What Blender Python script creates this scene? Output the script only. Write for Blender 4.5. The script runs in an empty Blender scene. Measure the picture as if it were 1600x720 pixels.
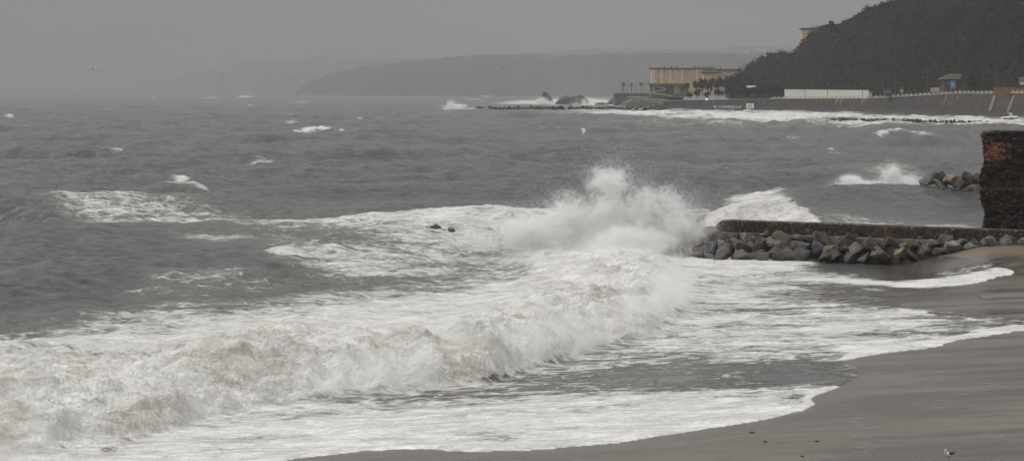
import bpy, bmesh, math, random
import numpy as np
from mathutils import Vector, Matrix, noise as mnoise

random.seed(7)
RNG = np.random.default_rng(11)
S = bpy.context.scene
COL = S.collection
R = math.radians

# ------------------------------------------------------------------ camera
H, F, PX0, PY0 = 16.0, 3000.0, 800.0, 145.0     # eye height (m), focal length and principal point in a 1600x720 frame
cd = bpy.data.cameras.new('camera')
cd.sensor_width = 36.0
cd.lens = 36.0 * F / 1600.0
cd.shift_y = -(360.0 - PY0) / 1600.0
cd.clip_start, cd.clip_end = 1.0, 80000.0
cam = bpy.data.objects.new('camera', cd)
COL.objects.link(cam)
cam.location = (0, 0, H)
cam.rotation_euler = (R(90), 0, 0)
S.camera = cam


def at(px, py, Y):
    return ((px - PX0) / F * Y, Y, H - (py - PY0) / F * Y)


def ground(px, py, z=0.0):
    Y = (H - z) * F / (py - PY0)
    return ((px - PX0) / F * Y, Y)


# ------------------------------------------------------------------ numpy noise
_perm = RNG.permutation(512).astype(np.int64)
_perm = np.concatenate([_perm, _perm])
_ga = RNG.random(512) * 2 * np.pi
_gx, _gy = np.cos(_ga), np.sin(_ga)


def perlin(x, y):
    xi = np.floor(x).astype(np.int64); yi = np.floor(y).astype(np.int64)
    xf = x - xi; yf = y - yi
    u = xf * xf * xf * (xf * (xf * 6 - 15) + 10)
    v = yf * yf * yf * (yf * (yf * 6 - 15) + 10)
    x0 = xi & 511; x1 = (xi + 1) & 511; y0 = yi & 511; y1 = (yi + 1) & 511

    def g(a, b, dx, dy):
        h = _perm[_perm[a] + b]
        return _gx[h] * dx + _gy[h] * dy
    a = g(x0, y0, xf, yf); b = g(x1, y0, xf - 1, yf)
    c = g(x0, y1, xf, yf - 1); d = g(x1, y1, xf - 1, yf - 1)
    return (a + u * (b - a)) * (1 - v) + (c + u * (d - c)) * v


def fbm(x, y, octaves=4, gain=0.5):
    s = np.zeros_like(x); a = 1.0; f = 1.0
    for k in range(octaves):
        s += a * perlin(x * f + 17.3 * k, y * f + 9.1 * k)
        a *= gain; f *= 2.03
    return s


def sstep(a, b, x):
    t = np.clip((x - a) / (b - a), 0, 1)
    return t * t * (3 - 2 * t)


# ------------------------------------------------------------------ node helpers
def new_mat(name):
    m = bpy.data.materials.new(name)
    m.use_nodes = True
    nt = m.node_tree
    nt.nodes.clear()
    out = nt.nodes.new('ShaderNodeOutputMaterial')
    return m, nt, out


def nd(nt, typ, ins=None, **props):
    n = nt.nodes.new(typ)
    for k, v in props.items():
        setattr(n, k, v)
    for k, v in (ins or {}).items():
        if isinstance(v, bpy.types.NodeSocket):
            nt.links.new(v, n.inputs[k])
        else:
            n.inputs[k].default_value = v
    return n


def mth(nt, op, a, b=None, c=None, clamp=False):
    n = nt.nodes.new('ShaderNodeMath'); n.operation = op; n.use_clamp = clamp
    for i, v in enumerate((a, b, c)):
        if v is None:
            continue
        if isinstance(v, bpy.types.NodeSocket):
            nt.links.new(v, n.inputs[i])
        else:
            n.inputs[i].default_value = v
    return n.outputs[0]


def mixc(nt, f, a, b):
    n = nt.nodes.new('ShaderNodeMix'); n.data_type = 'RGBA'
    for k, v in ((0, f), (6, a), (7, b)):
        if isinstance(v, bpy.types.NodeSocket):
            nt.links.new(v, n.inputs[k])
        else:
            n.inputs[k].default_value = (*v, 1.0) if isinstance(v, tuple) and len(v) == 3 else v
    return n.outputs[2]


def mrange(nt, v, a, b, c=0.0, d=1.0, smooth=True):
    n = nt.nodes.new('ShaderNodeMapRange')
    n.interpolation_type = 'SMOOTHSTEP' if smooth else 'LINEAR'
    nt.links.new(v, n.inputs['Value'])
    for k, x in (('From Min', a), ('From Max', b), ('To Min', c), ('To Max', d)):
        n.inputs[k].default_value = x
    return n.outputs['Result']


def vscale(nt, vec, s, rot=0.0, loc=(0, 0, 0)):
    n = nt.nodes.new('ShaderNodeMapping')
    nt.links.new(vec, n.inputs['Vector'])
    n.inputs['Scale'].default_value = s
    n.inputs['Rotation'].default_value = (0, 0, rot)
    n.inputs['Location'].default_value = loc
    return n.outputs[0]


def noise(nt, vec, scale, detail=5.0, rough=0.55, dist=0.0):
    n = nd(nt, 'ShaderNodeTexNoise', {'Scale': scale, 'Detail': detail, 'Roughness': rough, 'Distortion': dist})
    nt.links.new(vec, n.inputs['Vector'])
    return n.outputs['Fac']


def attr(nt, name):
    return nd(nt, 'ShaderNodeAttribute', attribute_name=name).outputs['Fac']


def plain(name, col, rough=0.7, var=0.18, scale=1.0, bump=0.0, col2=None):
    """mottled painted/stone/fabric surface, in world coordinates"""
    m, nt, out = new_mat(name)
    pos = nd(nt, 'ShaderNodeNewGeometry').outputs['Position']
    n = noise(nt, pos, scale, 6.0, 0.6)
    u = mrange(nt, n, 0.3, 0.7)
    c2 = col2 or tuple(c * (1 - var) for c in col)
    c1 = tuple(min(1, c * (1 + var)) for c in col)
    c = mixc(nt, u, c2, c1)
    b = nd(nt, 'ShaderNodeBsdfPrincipled', {'Base Color': c, 'Roughness': rough})
    if bump:
        bp = nd(nt, 'ShaderNodeBump', {'Height': n, 'Strength': 0.6, 'Distance': bump})
        nt.links.new(bp.outputs[0], b.inputs['Normal'])
    nt.links.new(b.outputs[0], out.inputs['Surface'])
    return m


# ------------------------------------------------------------------ object helpers
def tag(o, label=None, cat=None, group=None, kind=None):
    if label: o['label'] = label
    if cat: o['category'] = cat
    if group: o['group'] = group
    if kind: o['kind'] = kind
    return o


def empty(name, loc=(0, 0, 0), rz=0.0):
    o = bpy.data.objects.new(name, None)
    COL.objects.link(o)
    o.location = loc; o.rotation_euler = (0, 0, rz)
    return o


def link(name, me, mats, parent=None):
    o = bpy.data.objects.new(name, me)
    COL.objects.link(o)
    for m in (mats if isinstance(mats, (list, tuple)) else [mats]):
        if m.name not in [x.name for x in me.materials if x]:
            me.materials.append(m)
    if parent is not None:
        o.parent = parent
    return o


def pyobj(name, verts, faces, mats, parent=None, smooth=False, mi=None):
    me = bpy.data.meshes.new(name)
    me.from_pydata([tuple(v) for v in verts], [], faces)
    if mi is not None:
        me.polygons.foreach_set('material_index', mi)
    if smooth:
        me.polygons.foreach_set('use_smooth', [True] * len(me.polygons))
    me.update()
    return link(name, me, mats, parent)


class MB:
    """collects boxes, prisms, tubes into one mesh"""
    def __init__(self):
        self.v, self.f, self.m = [], [], []

    def add(self, vs, fs, mi=0):
        k = len(self.v)
        self.v += [tuple(p) for p in vs]
        self.f += [tuple(i + k for i in f) for f in fs]
        self.m += [mi] * len(fs)

    def box(self, x0, y0, z0, x1, y1, z1, mi=0):
        vs = [(x0, y0, z0), (x1, y0, z0), (x1, y1, z0), (x0, y1, z0), (x0, y0, z1), (x1, y0, z1), (x1, y1, z1), (x0, y1, z1)]
        self.add(vs, [(0, 3, 2, 1), (4, 5, 6, 7), (0, 1, 5, 4), (1, 2, 6, 5), (2, 3, 7, 6), (3, 0, 4, 7)], mi)

    def obox(self, a, b, w, h, mi=0, zup=True):
        """box along segment a-b (bottom centre line), width w, height h"""
        a = Vector(a); b = Vector(b)
        d = (b - a).normalized()
        s = Vector((-d.y, d.x, 0)).normalized() * (w / 2)
        up = Vector((0, 0, h))
        vs = [a - s, b - s, b + s, a + s, a - s + up, b - s + up, b + s + up, a + s + up]
        self.add(vs, [(0, 3, 2, 1), (4, 5, 6, 7), (0, 1, 5, 4), (1, 2, 6, 5), (2, 3, 7, 6), (3, 0, 4, 7)], mi)

    def tube(self, pts, radii, n=8, mi=0, flat=None):
        """loft of elliptical rings; radii: r or (rx, rz)"""
        rings = []
        P = [Vector(p) for p in pts]
        for i, p in enumerate(P):
            t = (P[min(i + 1, len(P) - 1)] - P[max(i - 1, 0)]).normalized()
            up = Vector((0, 0, 1)) if abs(t.z) < 0.95 else Vector((0, 1, 0))
            s = t.cross(up).normalized(); u = s.cross(t).normalized()
            r = radii[i]
            ra, rb = (r, r) if not isinstance(r, tuple) else r
            rings.append([p + s * (ra * math.cos(2 * math.pi * k / n)) + u * (rb * math.sin(2 * math.pi * k / n)) for k in range(n)])
        vs = [q for r_ in rings for q in r_]
        fs = []
        for i in range(len(P) - 1):
            for k in range(n):
                fs.append((i * n + k, i * n + (k + 1) % n, (i + 1) * n + (k + 1) % n, (i + 1) * n + k))
        fs.append(tuple(range(n - 1, -1, -1)))
        fs.append(tuple((len(P) - 1) * n + k for k in range(n)))
        self.add(vs, fs, mi)

    def build(self, name, mats, parent=None, smooth=False):
        return pyobj(name, self.v, self.f, mats, parent, smooth, self.m)


# ------------------------------------------------------------------ world + light
w = bpy.data.worlds.new('World'); S.world = w
w.use_nodes = True
nt = w.node_tree; nt.nodes.clear()
wo = nt.nodes.new('ShaderNodeOutputWorld')
sky = nd(nt, 'ShaderNodeTexSky', sky_type='NISHITA', sun_disc=False, sun_elevation=R(48), sun_rotation=R(-60),
         dust_density=6.0, air_density=1.0, ozone_density=1.0)
bw = nd(nt, 'ShaderNodeHueSaturation', {'Saturation': 0.12, 'Value': 0.10, 'Color': sky.outputs[0]})
tc = nd(nt, 'ShaderNodeTexCoord').outputs['Generated']
sz = nd(nt, 'ShaderNodeSeparateXYZ', {0: tc}).outputs['Z']
cl = noise(nt, vscale(nt, tc, (2.2, 2.2, 24.0)), 1.6, 5.0, 0.55, 0.4)
ov = mth(nt, 'MULTIPLY_ADD', mth(nt, 'MAXIMUM', sz, 0.0), 1.02, 0.235)          # overcast vault: dim at the horizon, bright overhead
ov = mth(nt, 'MULTIPLY', ov, mrange(nt, cl, 0.25, 0.75, 0.86, 1.14))
ovc = nd(nt, 'ShaderNodeCombineColor', {0: mth(nt, 'MULTIPLY', ov, 1.0), 1: mth(nt, 'MULTIPLY', ov, 1.0), 2: mth(nt, 'MULTIPLY', ov, 1.005)}).outputs[0]
mx = mixc(nt, 0.10, ovc, bw.outputs[0])
bg = nd(nt, 'ShaderNodeBackground', {'Color': mx, 'Strength': 1.0})
nt.links.new(bg.outputs[0], wo.inputs['Surface'])

sd = bpy.data.lights.new('sun', 'SUN')
sd.energy = 1.15; sd.angle = R(25); sd.color = (1.0, 0.965, 0.91)
sun = bpy.data.objects.new('sun', sd); COL.objects.link(sun)
dv = Vector((math.sin(R(-60)) * math.cos(R(48)), math.cos(R(-60)) * math.cos(R(48)), math.sin(R(48))))
sun.rotation_euler = dv.to_track_quat('Z', 'Y').to_euler()

S.view_settings.view_transform = 'Standard'
S.view_settings.look = 'None'
S.view_settings.exposure = 0.0
S.cycles.max_bounces = 8
S.cycles.diffuse_bounces = 2
S.cycles.glossy_bounces = 2
S.cycles.volume_bounces = 6
S.cycles.transparent_max_bounces = 16
S.cycles.use_denoising = True
S.cycles.volume_max_steps = 160
S.cycles.use_adaptive_sampling = True
S.cycles.adaptive_threshold = 0.012

# ------------------------------------------------------------------ the beach surface z(x, y)
A0 = np.array([-3.2, 85.7])
TAN = np.array([0.494, 0.869])                    # along the shore
NRM = np.array([-0.869, 0.494])                   # out to sea
EJ = np.array([0.877, -0.481])                    # jetty axis, towards land
MJ = np.array([-0.481, -0.877])                   # jetty's beach side
TJ = np.array([20.4, 190.0])                      # seaward tip of the jetty wall


def sea_dist(x, y):
    return (x - A0[0]) * NRM[0] + (y - A0[1]) * NRM[1] - 8.0


def beach_z(x, y):
    x = np.asarray(x, float); y = np.asarray(y, float)
    s = sea_dist(x, y)
    z = np.where(s > 0, -0.075 * s, -0.05 * s)
    z = np.where(z > 2.2, 2.2 + (z - 2.2) * 0.35, z)
    a = (x - TJ[0]) * EJ[0] + (y - TJ[1]) * EJ[1]
    q = (x - TJ[0]) * MJ[0] + (y - TJ[1]) * MJ[1]
    d = np.hypot((a - 29.0) / 13.0, np.maximum(q - 1.0, 0) / 11.0)
    z = z + 1.9 * (1 - sstep(0.0, 1.0, d)) * (s < 40)
    z = z + 0.03 * perlin(x * 0.13, y * 0.13) + 0.012 * perlin(x * 0.6, y * 0.6)
    return np.maximum(z, -4.0)


def on_beach(px, py):
    z = 0.5
    for _ in range(25):
        x, y = ground(px, py, z)
        z = 0.5 * z + 0.5 * float(beach_z(x, y))
    return x, y, z


# ------------------------------------------------------------------ maps of foam / turbid water / swash over the ground, drawn once as soft areas
MW, MH = 800, 360
_gxx, _gyy = np.meshgrid((np.arange(MW) + 0.5) * 2.0, (np.arange(MH) + 0.5) * 2.0)


def poly_mask(pts):
    inside = np.zeros((MH, MW), bool)
    n = len(pts)
    for i in range(n):
        x0, y0 = pts[i]; x1, y1 = pts[(i + 1) % n]
        if y0 == y1:
            continue
        c = ((y0 > _gyy) != (y1 > _gyy)) & (_gxx < (x1 - x0) * (_gyy - y0) / (y1 - y0) + x0)
        inside ^= c
    return inside.astype(float)


def blur(a, rx, ry):
    for _ in range(2):
        for ax, r in ((1, int(rx)), (0, int(ry))):
            if r < 1:
                continue
            p = np.pad(a, [(r + 1, r) if i == ax else (0, 0) for i in range(2)], mode='edge')
            c = np.cumsum(p, axis=ax)
            a = (np.take(c, range(2 * r + 1, c.shape[ax]), axis=ax) - np.take(c, range(0, c.shape[ax] - 2 * r - 1), axis=ax)) / (2 * r + 1)
    return a


def sample(mp, px, py):
    fx = np.clip(px / 2.0 - 0.5, 0, MW - 1.001); fy = np.clip(py / 2.0 - 0.5, 0, MH - 1.001)
    i = fx.astype(int); j = fy.astype(int); u = fx - i; v = fy - j
    return (mp[j, i] * (1 - u) + mp[j, i + 1] * u) * (1 - v) + (mp[j + 1, i] * (1 - u) + mp[j + 1, i + 1] * u) * v


foam_map = np.zeros((MH, MW))


def lay(pts, val, rx=6, ry=3, mode='max'):
    global foam_map
    m = blur(poly_mask(pts), rx, ry)
    if mode == 'max':
        foam_map = np.maximum(foam_map, m * val)
    else:
        foam_map = foam_map * (1 - m) + val * m


def spot(x, y, rx, ry, val):
    global foam_map
    d = np.hypot((_gxx - x) / rx, (_gyy - y) / (ry * 1.35))
    foam_map = np.maximum(foam_map, min(0.95, val + 0.18) * np.clip(1.3 - d, 0, 1))


# surf zone
lay([(0, 505), (140, 490), (300, 470), (440, 462), (560, 440), (660, 425), (760, 415), (900, 400), (1110, 400), (1330, 408),
     (1420, 470), (1600, 500), (1600, 560), (1300, 700), (0, 760)], 0.66, 20, 8)
lay([(0, 540), (200, 510), (420, 482), (560, 465), (700, 440), (860, 420), (1060, 415), (1130, 470), (1000, 530), (760, 600), (520, 625),
     (330, 670), (150, 720), (0, 760)], 0.84, 16, 6)
lay([(380, 412), (520, 396), (640, 386), (760, 376), (900, 372), (900, 420), (700, 440), (560, 445), (430, 428)], 0.56, 18, 4)
lay([(390, 403), (560, 399), (560, 418), (420, 420)], 0.70, 10, 2)
lay([(30, 298), (120, 305), (260, 318), (430, 328), (640, 326), (800, 316), (880, 322), (930, 372), (760, 372), (620, 368), (470, 366), (330, 352), (170, 346), (60, 335)], 0.60, 16, 4)
lay([(330, 336), (640, 332), (860, 332), (900, 368), (700, 364), (480, 358), (340, 346)], 0.74, 14, 4)
lay([(0, 296), (90, 304), (190, 330), (150, 338), (60, 318)], 0.50, 10, 3)
lay([(210, 366), (330, 363), (450, 368), (330, 376)], 0.56, 8, 1)
lay([(180, 436), (330, 428), (460, 432), (420, 446), (260, 448)], 0.50, 12, 2)
lay([(560, 400), (640, 388), (900, 380), (900, 395)], 0.5, 10, 2)
lay([(140, 330), (330, 326), (640, 324), (880, 322), (940, 372), (760, 376), (600, 374), (420, 364), (250, 352)], 0.62, 24, 5)
lay([(300, 338), (520, 336), (860, 334), (920, 368), (720, 368), (520, 364), (380, 352)], 0.80, 16, 4)
lay([(420, 398), (560, 388), (720, 376), (920, 370), (920, 420), (760, 436), (600, 446), (430, 424)], 0.62, 20, 5)
lay([(150, 440), (330, 430), (520, 428), (560, 446), (380, 462), (200, 474)], 0.42, 20, 4)
lay([(230, 352), (420, 358), (640, 368), (900, 372), (920, 398), (700, 396), (520, 392), (400, 384), (280, 370)], 0.50, 24, 5)
lay([(500, 344), (700, 340), (920, 340), (940, 400), (700, 402), (540, 392)], 0.64, 26, 6)
lay([(440, 380), (640, 376), (900, 372), (900, 396), (640, 398), (480, 396)], 0.60, 20, 4)
# in front of and behind the jetty
lay([(1060, 398), (1200, 405), (1330, 404), (1290, 416), (1180, 432), (1060, 436)], 0.92, 6, 3)
lay([(1100, 345), (1130, 318), (1190, 306), (1240, 318), (1285, 344), (1250, 352), (1110, 352)], 0.93, 6, 3)
lay([(1280, 336), (1540, 346), (1540, 362), (1260, 352)], 0.55, 10, 2)
lay([(1040, 325), (1130, 318), (1120, 350), (1050, 350)], 0.6, 8, 3)
lay([(820, 392), (960, 384), (1080, 392), (1110, 412), (1110, 470), (1040, 500), (900, 500), (800, 440)], 0.97, 20, 8)
# streaks and breaking crests further out
lay([(900, 263), (1080, 258), (1260, 262), (1480, 264), (1480, 269), (1240, 267), (1080, 265)], 0.44, 12, 1)
lay([(1060, 271), (1240, 276), (1240, 280), (1060, 276)], 0.36, 10, 1)
lay([(1270, 272), (1350, 268), (1440, 262), (1446, 288), (1400, 286), (1330, 280)], 0.54, 14, 2)
lay([(1380, 278), (1446, 270), (1448, 290), (1400, 288)], 0.74, 10, 2)
lay([(1440, 285), (1540, 305), (1540, 312), (1445, 292)], 0.85, 3, 1)
lay([(1140, 303), (1190, 293), (1238, 292), (1234, 298), (1180, 301)], 0.74, 4, 1)
lay([(1360, 212), (1400, 205), (1480, 208), (1480, 214), (1380, 218)], 0.62, 5, 1)
lay([(1290, 204), (1330, 198), (1366, 202), (1330, 207)], 0.60, 4, 1)
lay([(1440, 226), (1540, 224), (1540, 227), (1460, 229)], 0.42, 6, 1)
lay([(1430, 237), (1540, 234), (1540, 238), (1450, 240)], 0.45, 6, 1)
# surf along the far shore
lay([(830, 172), (960, 171), (1100, 172), (1240, 175), (1420, 182), (1600, 186), (1640, 196), (1480, 193), (1290, 186), (1190, 194), (1110, 190), (1000, 182), (880, 177)], 0.84, 10, 1)
lay([(1060, 180), (1200, 183), (1300, 188), (1420, 190), (1600, 193), (1640, 200), (1400, 198), (1200, 194), (1090, 190)], 0.74, 10, 1)
lay([(900, 186), (1040, 190), (1160, 198), (1320, 203), (1300, 206), (1120, 203), (980, 195)], 0.52, 14, 1)
lay([(780, 158), (900, 152), (1010, 158), (1010, 167), (860, 165), (760, 164)], 0.85, 6, 1)
lay([(960, 178), (1090, 184), (1150, 196), (1060, 192)], 0.60, 6, 1)
lay([(1150, 195), (1300, 192), (1400, 196), (1380, 203), (1240, 201)], 0.50, 8, 1)
lay([(1280, 192), (1560, 196), (1560, 200), (1280, 195)], 0.6, 6, 0)
lay([(820, 174), (1010, 177), (1060, 184), (870, 180)], 0.72, 6, 1)
# white horses
for x, y, rx, ry, v in ((495, 204, 36, 4, .70), (470, 210, 40, 2.5, .6), (410, 252, 30, 2.5, .62), (280, 286, 16, 3, .8), (455, 192, 14, 1.5, .6), (452, 180, 16, 1.2, .55),
                        (384, 151, 16, 1.5, .75), (330, 153, 22, 1, .5), (470, 160, 22, 1.2, .55), (15, 183, 9, 2, .8), (38, 196, 14, 1.2, .4), (180, 239, 8, 2, .6),
                        (20, 348, 18, 2, .7), (240, 153, 6, 1, .6), (480, 150, 14, 1, .5), (392, 165, 8, 1.2, .6), (640, 235, 22, 1.5, .35), (925, 204, 14, 1.5, .6),
                        (1300, 237, 9, 3, .75), (1310, 241, 12, 2, .5), (1095, 213, 12, 1.4, .55), (1075, 221, 10, 1.4, .45), (1240, 215, 14, 1.5, .45),
                        (760, 150, 14, 1.2, .75), (712, 166, 26, 2, .85), (735, 172, 22, 1.2, .8), (740, 155, 20, 1, .5), (860, 158, 30, 1.5, .6), (770, 183, 26, 1.6, .4),
                        (560, 172, 14, 1, .4), (610, 150, 10, 1, .4), (30, 252, 10, 1, .35), (600, 240, 10, 1, .35), (1235, 200, 16, 1.2, .4)):
    spot(x, y, rx, ry, v)

# swash: where a film of water lies on the sand (three tongues)
swash_poly = [(0, 800), (330, 735), (470, 716), (570, 704), (660, 701), (740, 706), (860, 702), (980, 690), (1100, 670), (1200, 655), (1258, 643), (1277, 630), (1262, 623),
              (1290, 612), (1330, 596), (1352, 580), (1320, 566), (1380, 552), (1470, 540), (1520, 526), (1600, 517), (1700, 505), (1700, 498),
              (1600, 500), (1540, 494), (1470, 486), (1400, 478), (1480, 468), (1550, 464), (1530, 460), (1462, 455), (1520, 440), (1580, 432), (1591, 425), (1575, 417), (1540, 408), (1500, 402), (1440, 397),
              (1330, 396), (1250, 385), (800, 330), (-200, 250), (-600, 800)]
swash_map = blur(poly_mask(swash_poly), 1, 1)
# drained patches: thin backwash over dark sand
lay([(640, 622), (740, 603), (830, 582), (960, 566), (1100, 562), (1260, 556), (1380, 552), (1360, 600), (1250, 606), (1100, 612), (950, 620), (780, 624)], 0.50, 24, 5, 'set')
lay([(900, 585), (1020, 573), (1200, 570), (1340, 565), (1360, 600), (1200, 604), (1040, 600), (960, 594)], 0.36, 20, 4, 'set')
lay([(1320, 442), (1420, 452), (1560, 458), (1560, 470), (1400, 480), (1280, 472), (1200, 462)], 0.40, 14, 3, 'set')
lay([(1380, 458), (1560, 458), (1560, 472), (1390, 480)], 0.24, 8, 2, 'set')
lay([(1260, 418), (1330, 406), (1440, 398), (1530, 402), (1500, 412), (1400, 420), (1300, 424)], 0.10, 6, 2, 'set')
lay([(1400, 505), (1520, 490), (1640, 498), (1640, 508), (1500, 512)], 0.5, 6, 2, 'set')
# bright sheets and their leading edges
lay([(0, 690), (300, 668), (560, 640), (800, 628), (1000, 622), (1180, 618), (1262, 622), (1280, 632), (1262, 646), (1200, 660), (1100, 676), (980, 697), (860, 708), (740, 714), (660, 708), (470, 724), (0, 800)], 0.80, 3, 1)
lay([(1290, 540), (1400, 535), (1500, 526), (1600, 512), (1700, 500), (1700, 512), (1600, 524), (1520, 532), (1440, 546), (1330, 556)], 0.86, 5, 1)
lay([(1180, 432), (1300, 432), (1400, 440), (1480, 432), (1560, 416), (1596, 424), (1580, 436), (1500, 446), (1440, 452), (1330, 444)], 0.86, 5, 1)
lay([(1440, 425), (1530, 412), (1560, 412), (1560, 424), (1480, 436)], 0.62, 6, 2)
lay([(1240, 617), (1278, 622), (1284, 634), (1262, 648), (1230, 654), (1250, 640)], 0.95, 2, 1)
swash_edge = np.clip(blur(swash_map, 5, 3) * (1 - blur(swash_map, 5, 3)) * 4, 0, 1)

# ------------------------------------------------------------------ the sea sheet: one grid, denser near the shore
rows = []
y = 66.0
while y < 265.0:
    rows.append(y); y += 0.13 + 0.0012 * (y - 66)
k0 = H * F / y
kk = np.arange(k0, 1.6, -0.26)
rows += list(H * F / kk)
rows += [36000.0, 48000.0]
rows = np.array(rows)
ca = np.linspace(-0.30, 0.30, 1080)
ca = np.concatenate([np.linspace(-0.62, -0.303, 60), ca, np.linspace(0.303, 0.62, 60)])
NR, NC = len(rows), len(ca)
Yg = np.repeat(rows, NC); Xg = np.tile(ca, NR) * Yg
dYg = np.repeat(np.gradient(rows), NC)
bz = beach_z(Xg, Yg)
zz = np.maximum(bz, 0.0)
gpx = PX0 + F * Xg / Yg
gpy = PY0 + F * (H - zz) / Yg
gpy0 = PY0 + F * H / Yg
sdist = sea_dist(Xg, Yg)
inside = (gpx > -60) & (gpx < 1660)
wob = fbm(Xg * 0.18, Yg * 0.18, 4)
foam = sample(foam_map, gpx + 10 * wob, gpy)
foam = np.where(inside, foam, foam * 0.9)
foam = foam * (1 - 0.42 * np.clip(foam, 0, 1) * np.clip(fbm(Xg * 0.09 + 3, Yg * 0.16, 5, 0.62) + 0.1, 0, 0.9))
# small scattered white horses
wc = perlin(Xg * 0.030 + 5, Yg * 0.011) + 0.6 * perlin(Xg * 0.11, Yg * 0.05)
far = sstep(260, 500, Yg)
foam = np.maximum(foam, far * (1 - sstep(3000, 9000, Yg)) * sstep(0.62, 0.95, wc) * 0.66)
wc2 = perlin(Xg * 0.085 + 31, Yg * 0.020 + 7) + 0.5 * perlin(Xg * 0.3, Yg * 0.06)
foam = np.maximum(foam, far * (1 - sstep(2500, 7000, Yg)) * sstep(0.58, 0.85, wc2) * 0.72)
foam = foam * (1 - far * 0.50 * np.clip(fbm(Xg * 0.035, Yg * 0.010, 4, 0.6) + 0.05, 0, 0.8))
foam = np.maximum(foam, (1 - far) * 0.10)

z = np.zeros_like(Xg)
shoal = sstep(-2.0, 55.0, sdist)
prng = random.Random(3)
nearcalm = 0.36 + 0.46 * sstep(230, 460, Yg)
amp_mod = 0.85 + 0.35 * perlin(Xg * 0.02, Yg * 0.02)
for lam in (70, 52, 41, 33, 26, 21, 17, 13.5, 11, 8.5, 6.6, 5.2, 4.0, 3.1, 2.4, 1.8):
    for rep in range(2):
        th = math.atan2(-0.494, 0.869) + prng.uniform(-0.75, 0.75) * (0.6 if lam > 20 else 1.2)
        if lam > 20 and rep == 1:
            th -= 0.5
        k = 2 * math.pi / lam
        a = 0.021 * lam ** 0.86 * prng.uniform(0.7, 1.2) * (0.72 if lam > 30 else 0.55 if lam > 20 else 1.0)
        ph = prng.uniform(0, 6.28)
        wgt = np.clip(lam / (2.2 * dYg * abs(math.sin(th)) + 1e-6) - 0.6, 0, 1)
        if lam > 30:
            wgt = np.clip(lam / (1.2 * dYg) - 0.6, 0, 1)
        p = k * (Xg * math.cos(th) + Yg * math.sin(th)) + ph + 1.1 * perlin(Xg / lam / 3.1 + rep * 9, Yg / lam / 3.1)
        sn = np.sin(p)
        z += a * wgt * amp_mod * (sn + 0.35 * (sn * sn - 0.5)) * (shoal if lam > 9 else 0.25 + 0.75 * shoal) * (nearcalm if 3 < lam < 30 else 1.0)
z *= 1.0

lump = np.abs(perlin(Xg * 0.26 + 2, Yg * 0.22)) * 1.5 + np.abs(perlin(Xg * 0.5, Yg * 0.45)) * 0.8 + np.abs(perlin(Xg * 0.8 + 4, Yg * 0.8)) * 0.55 + np.abs(perlin(Xg * 1.9, Yg * 1.9 + 7)) * 0.30
near = Yg < 420
fine = np.zeros_like(Xg)
fine[near] = (np.abs(perlin(Xg[near] * 4.1, Yg[near] * 4.1)) * 0.5 + np.abs(perlin(Xg[near] * 8.7, Yg[near] * 8.7)) * 0.28)


def crest(pts, Hh, front, back, zlift=0.0, shape=1.0):
    """a wave along a crest line given over the ground: returns height, distance behind the crest, end fade"""
    P = [ground(px, py) for px, py in pts]
    P.sort()
    xs = np.array([p[0] for p in P]); ys = np.array([p[1] for p in P])
    hs = np.array(Hh) if not np.isscalar(Hh) else np.full(len(P), Hh)
    yc = np.interp(Xg, xs, ys)
    sl = np.gradient(ys, xs); c = np.interp(Xg, xs, 1 / np.sqrt(1 + sl * sl))
    d = (Yg - yc) * c
    e = sstep(0, 1, np.clip((Xg - xs[0]) / (0.18 * (xs[-1] - xs[0])), 0, 1)) * sstep(0, 1, np.clip((xs[-1] - Xg) / (0.18 * (xs[-1] - xs[0])), 0, 1))
    h = np.interp(Xg, xs, hs)
    prof = np.where(d < 0, np.exp(-(d / front) ** 2), np.exp(-(np.abs(d) / back) ** 1.5))
    return h * prof, d, e


turb = np.zeros_like(Xg)
churn = np.zeros_like(Xg)
# 1. the bore: broken wave running up the beach
bore_px = [(-160, 735), (0, 706), (200, 684), (330, 650), (430, 628), (520, 616), (661, 607), (762, 594), (875, 560), (931, 542), (1006, 521), (1060, 496), (1090, 468)]
BP = sorted(ground(a, b) for a, b in bore_px)
bxs = np.array([p[0] for p in BP]); bys = np.array([p[1] for p in BP])
yc = np.interp(Xg, bxs, bys) + 0.9 * perlin(Xg * 0.22, Yg * 0.05) + 0.5 * perlin(Xg * 0.6, Yg * 0.1)
bslope = np.gradient(bys, bxs)
bc = np.interp(Xg, bxs, 1 / np.sqrt(1 + bslope ** 2))
db = (Yg - yc) * bc
bend = (1 - sstep(9.0, 16.5, Xg))
bh = np.interp(Xg, [-30, -8, 4, 13], [1.8, 1.9, 2.0, 1.1]) + np.interp(Xg, [4, 13], [0.75, 0.4]) * perlin(Xg * 0.09 + 3, Xg * 0.0) + 0.25 * perlin(Xg * 0.3, Yg * 0.02)
rise = sstep(-0.6, 5.0, db) * 0.75 + 0.25 * sstep(-0.3, 1.4, db)
fall = np.exp(-np.clip(db - 5.0, 0, None) / 11.0)
z += bend * bh * rise * fall
ch = bend * sstep(-0.8, 0.6, db) * (1 - sstep(8.0, 26.0, db))
churn = np.maximum(churn, ch)
turb = np.maximum(turb, ch * np.clip(np.interp(Xg, [-24, -4, 10], [0.30, 0.15, -0.1]) + 2.6 * perlin(Xg * 0.23 + 2, Yg * 0.16) + 1.2 * perlin(Xg * 0.7, Yg * 0.5), 0, 1))
foam = np.maximum(foam, bend * sstep(-0.7, 0.2, db) * (1 - sstep(6, 18, db)) * 0.97)
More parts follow.
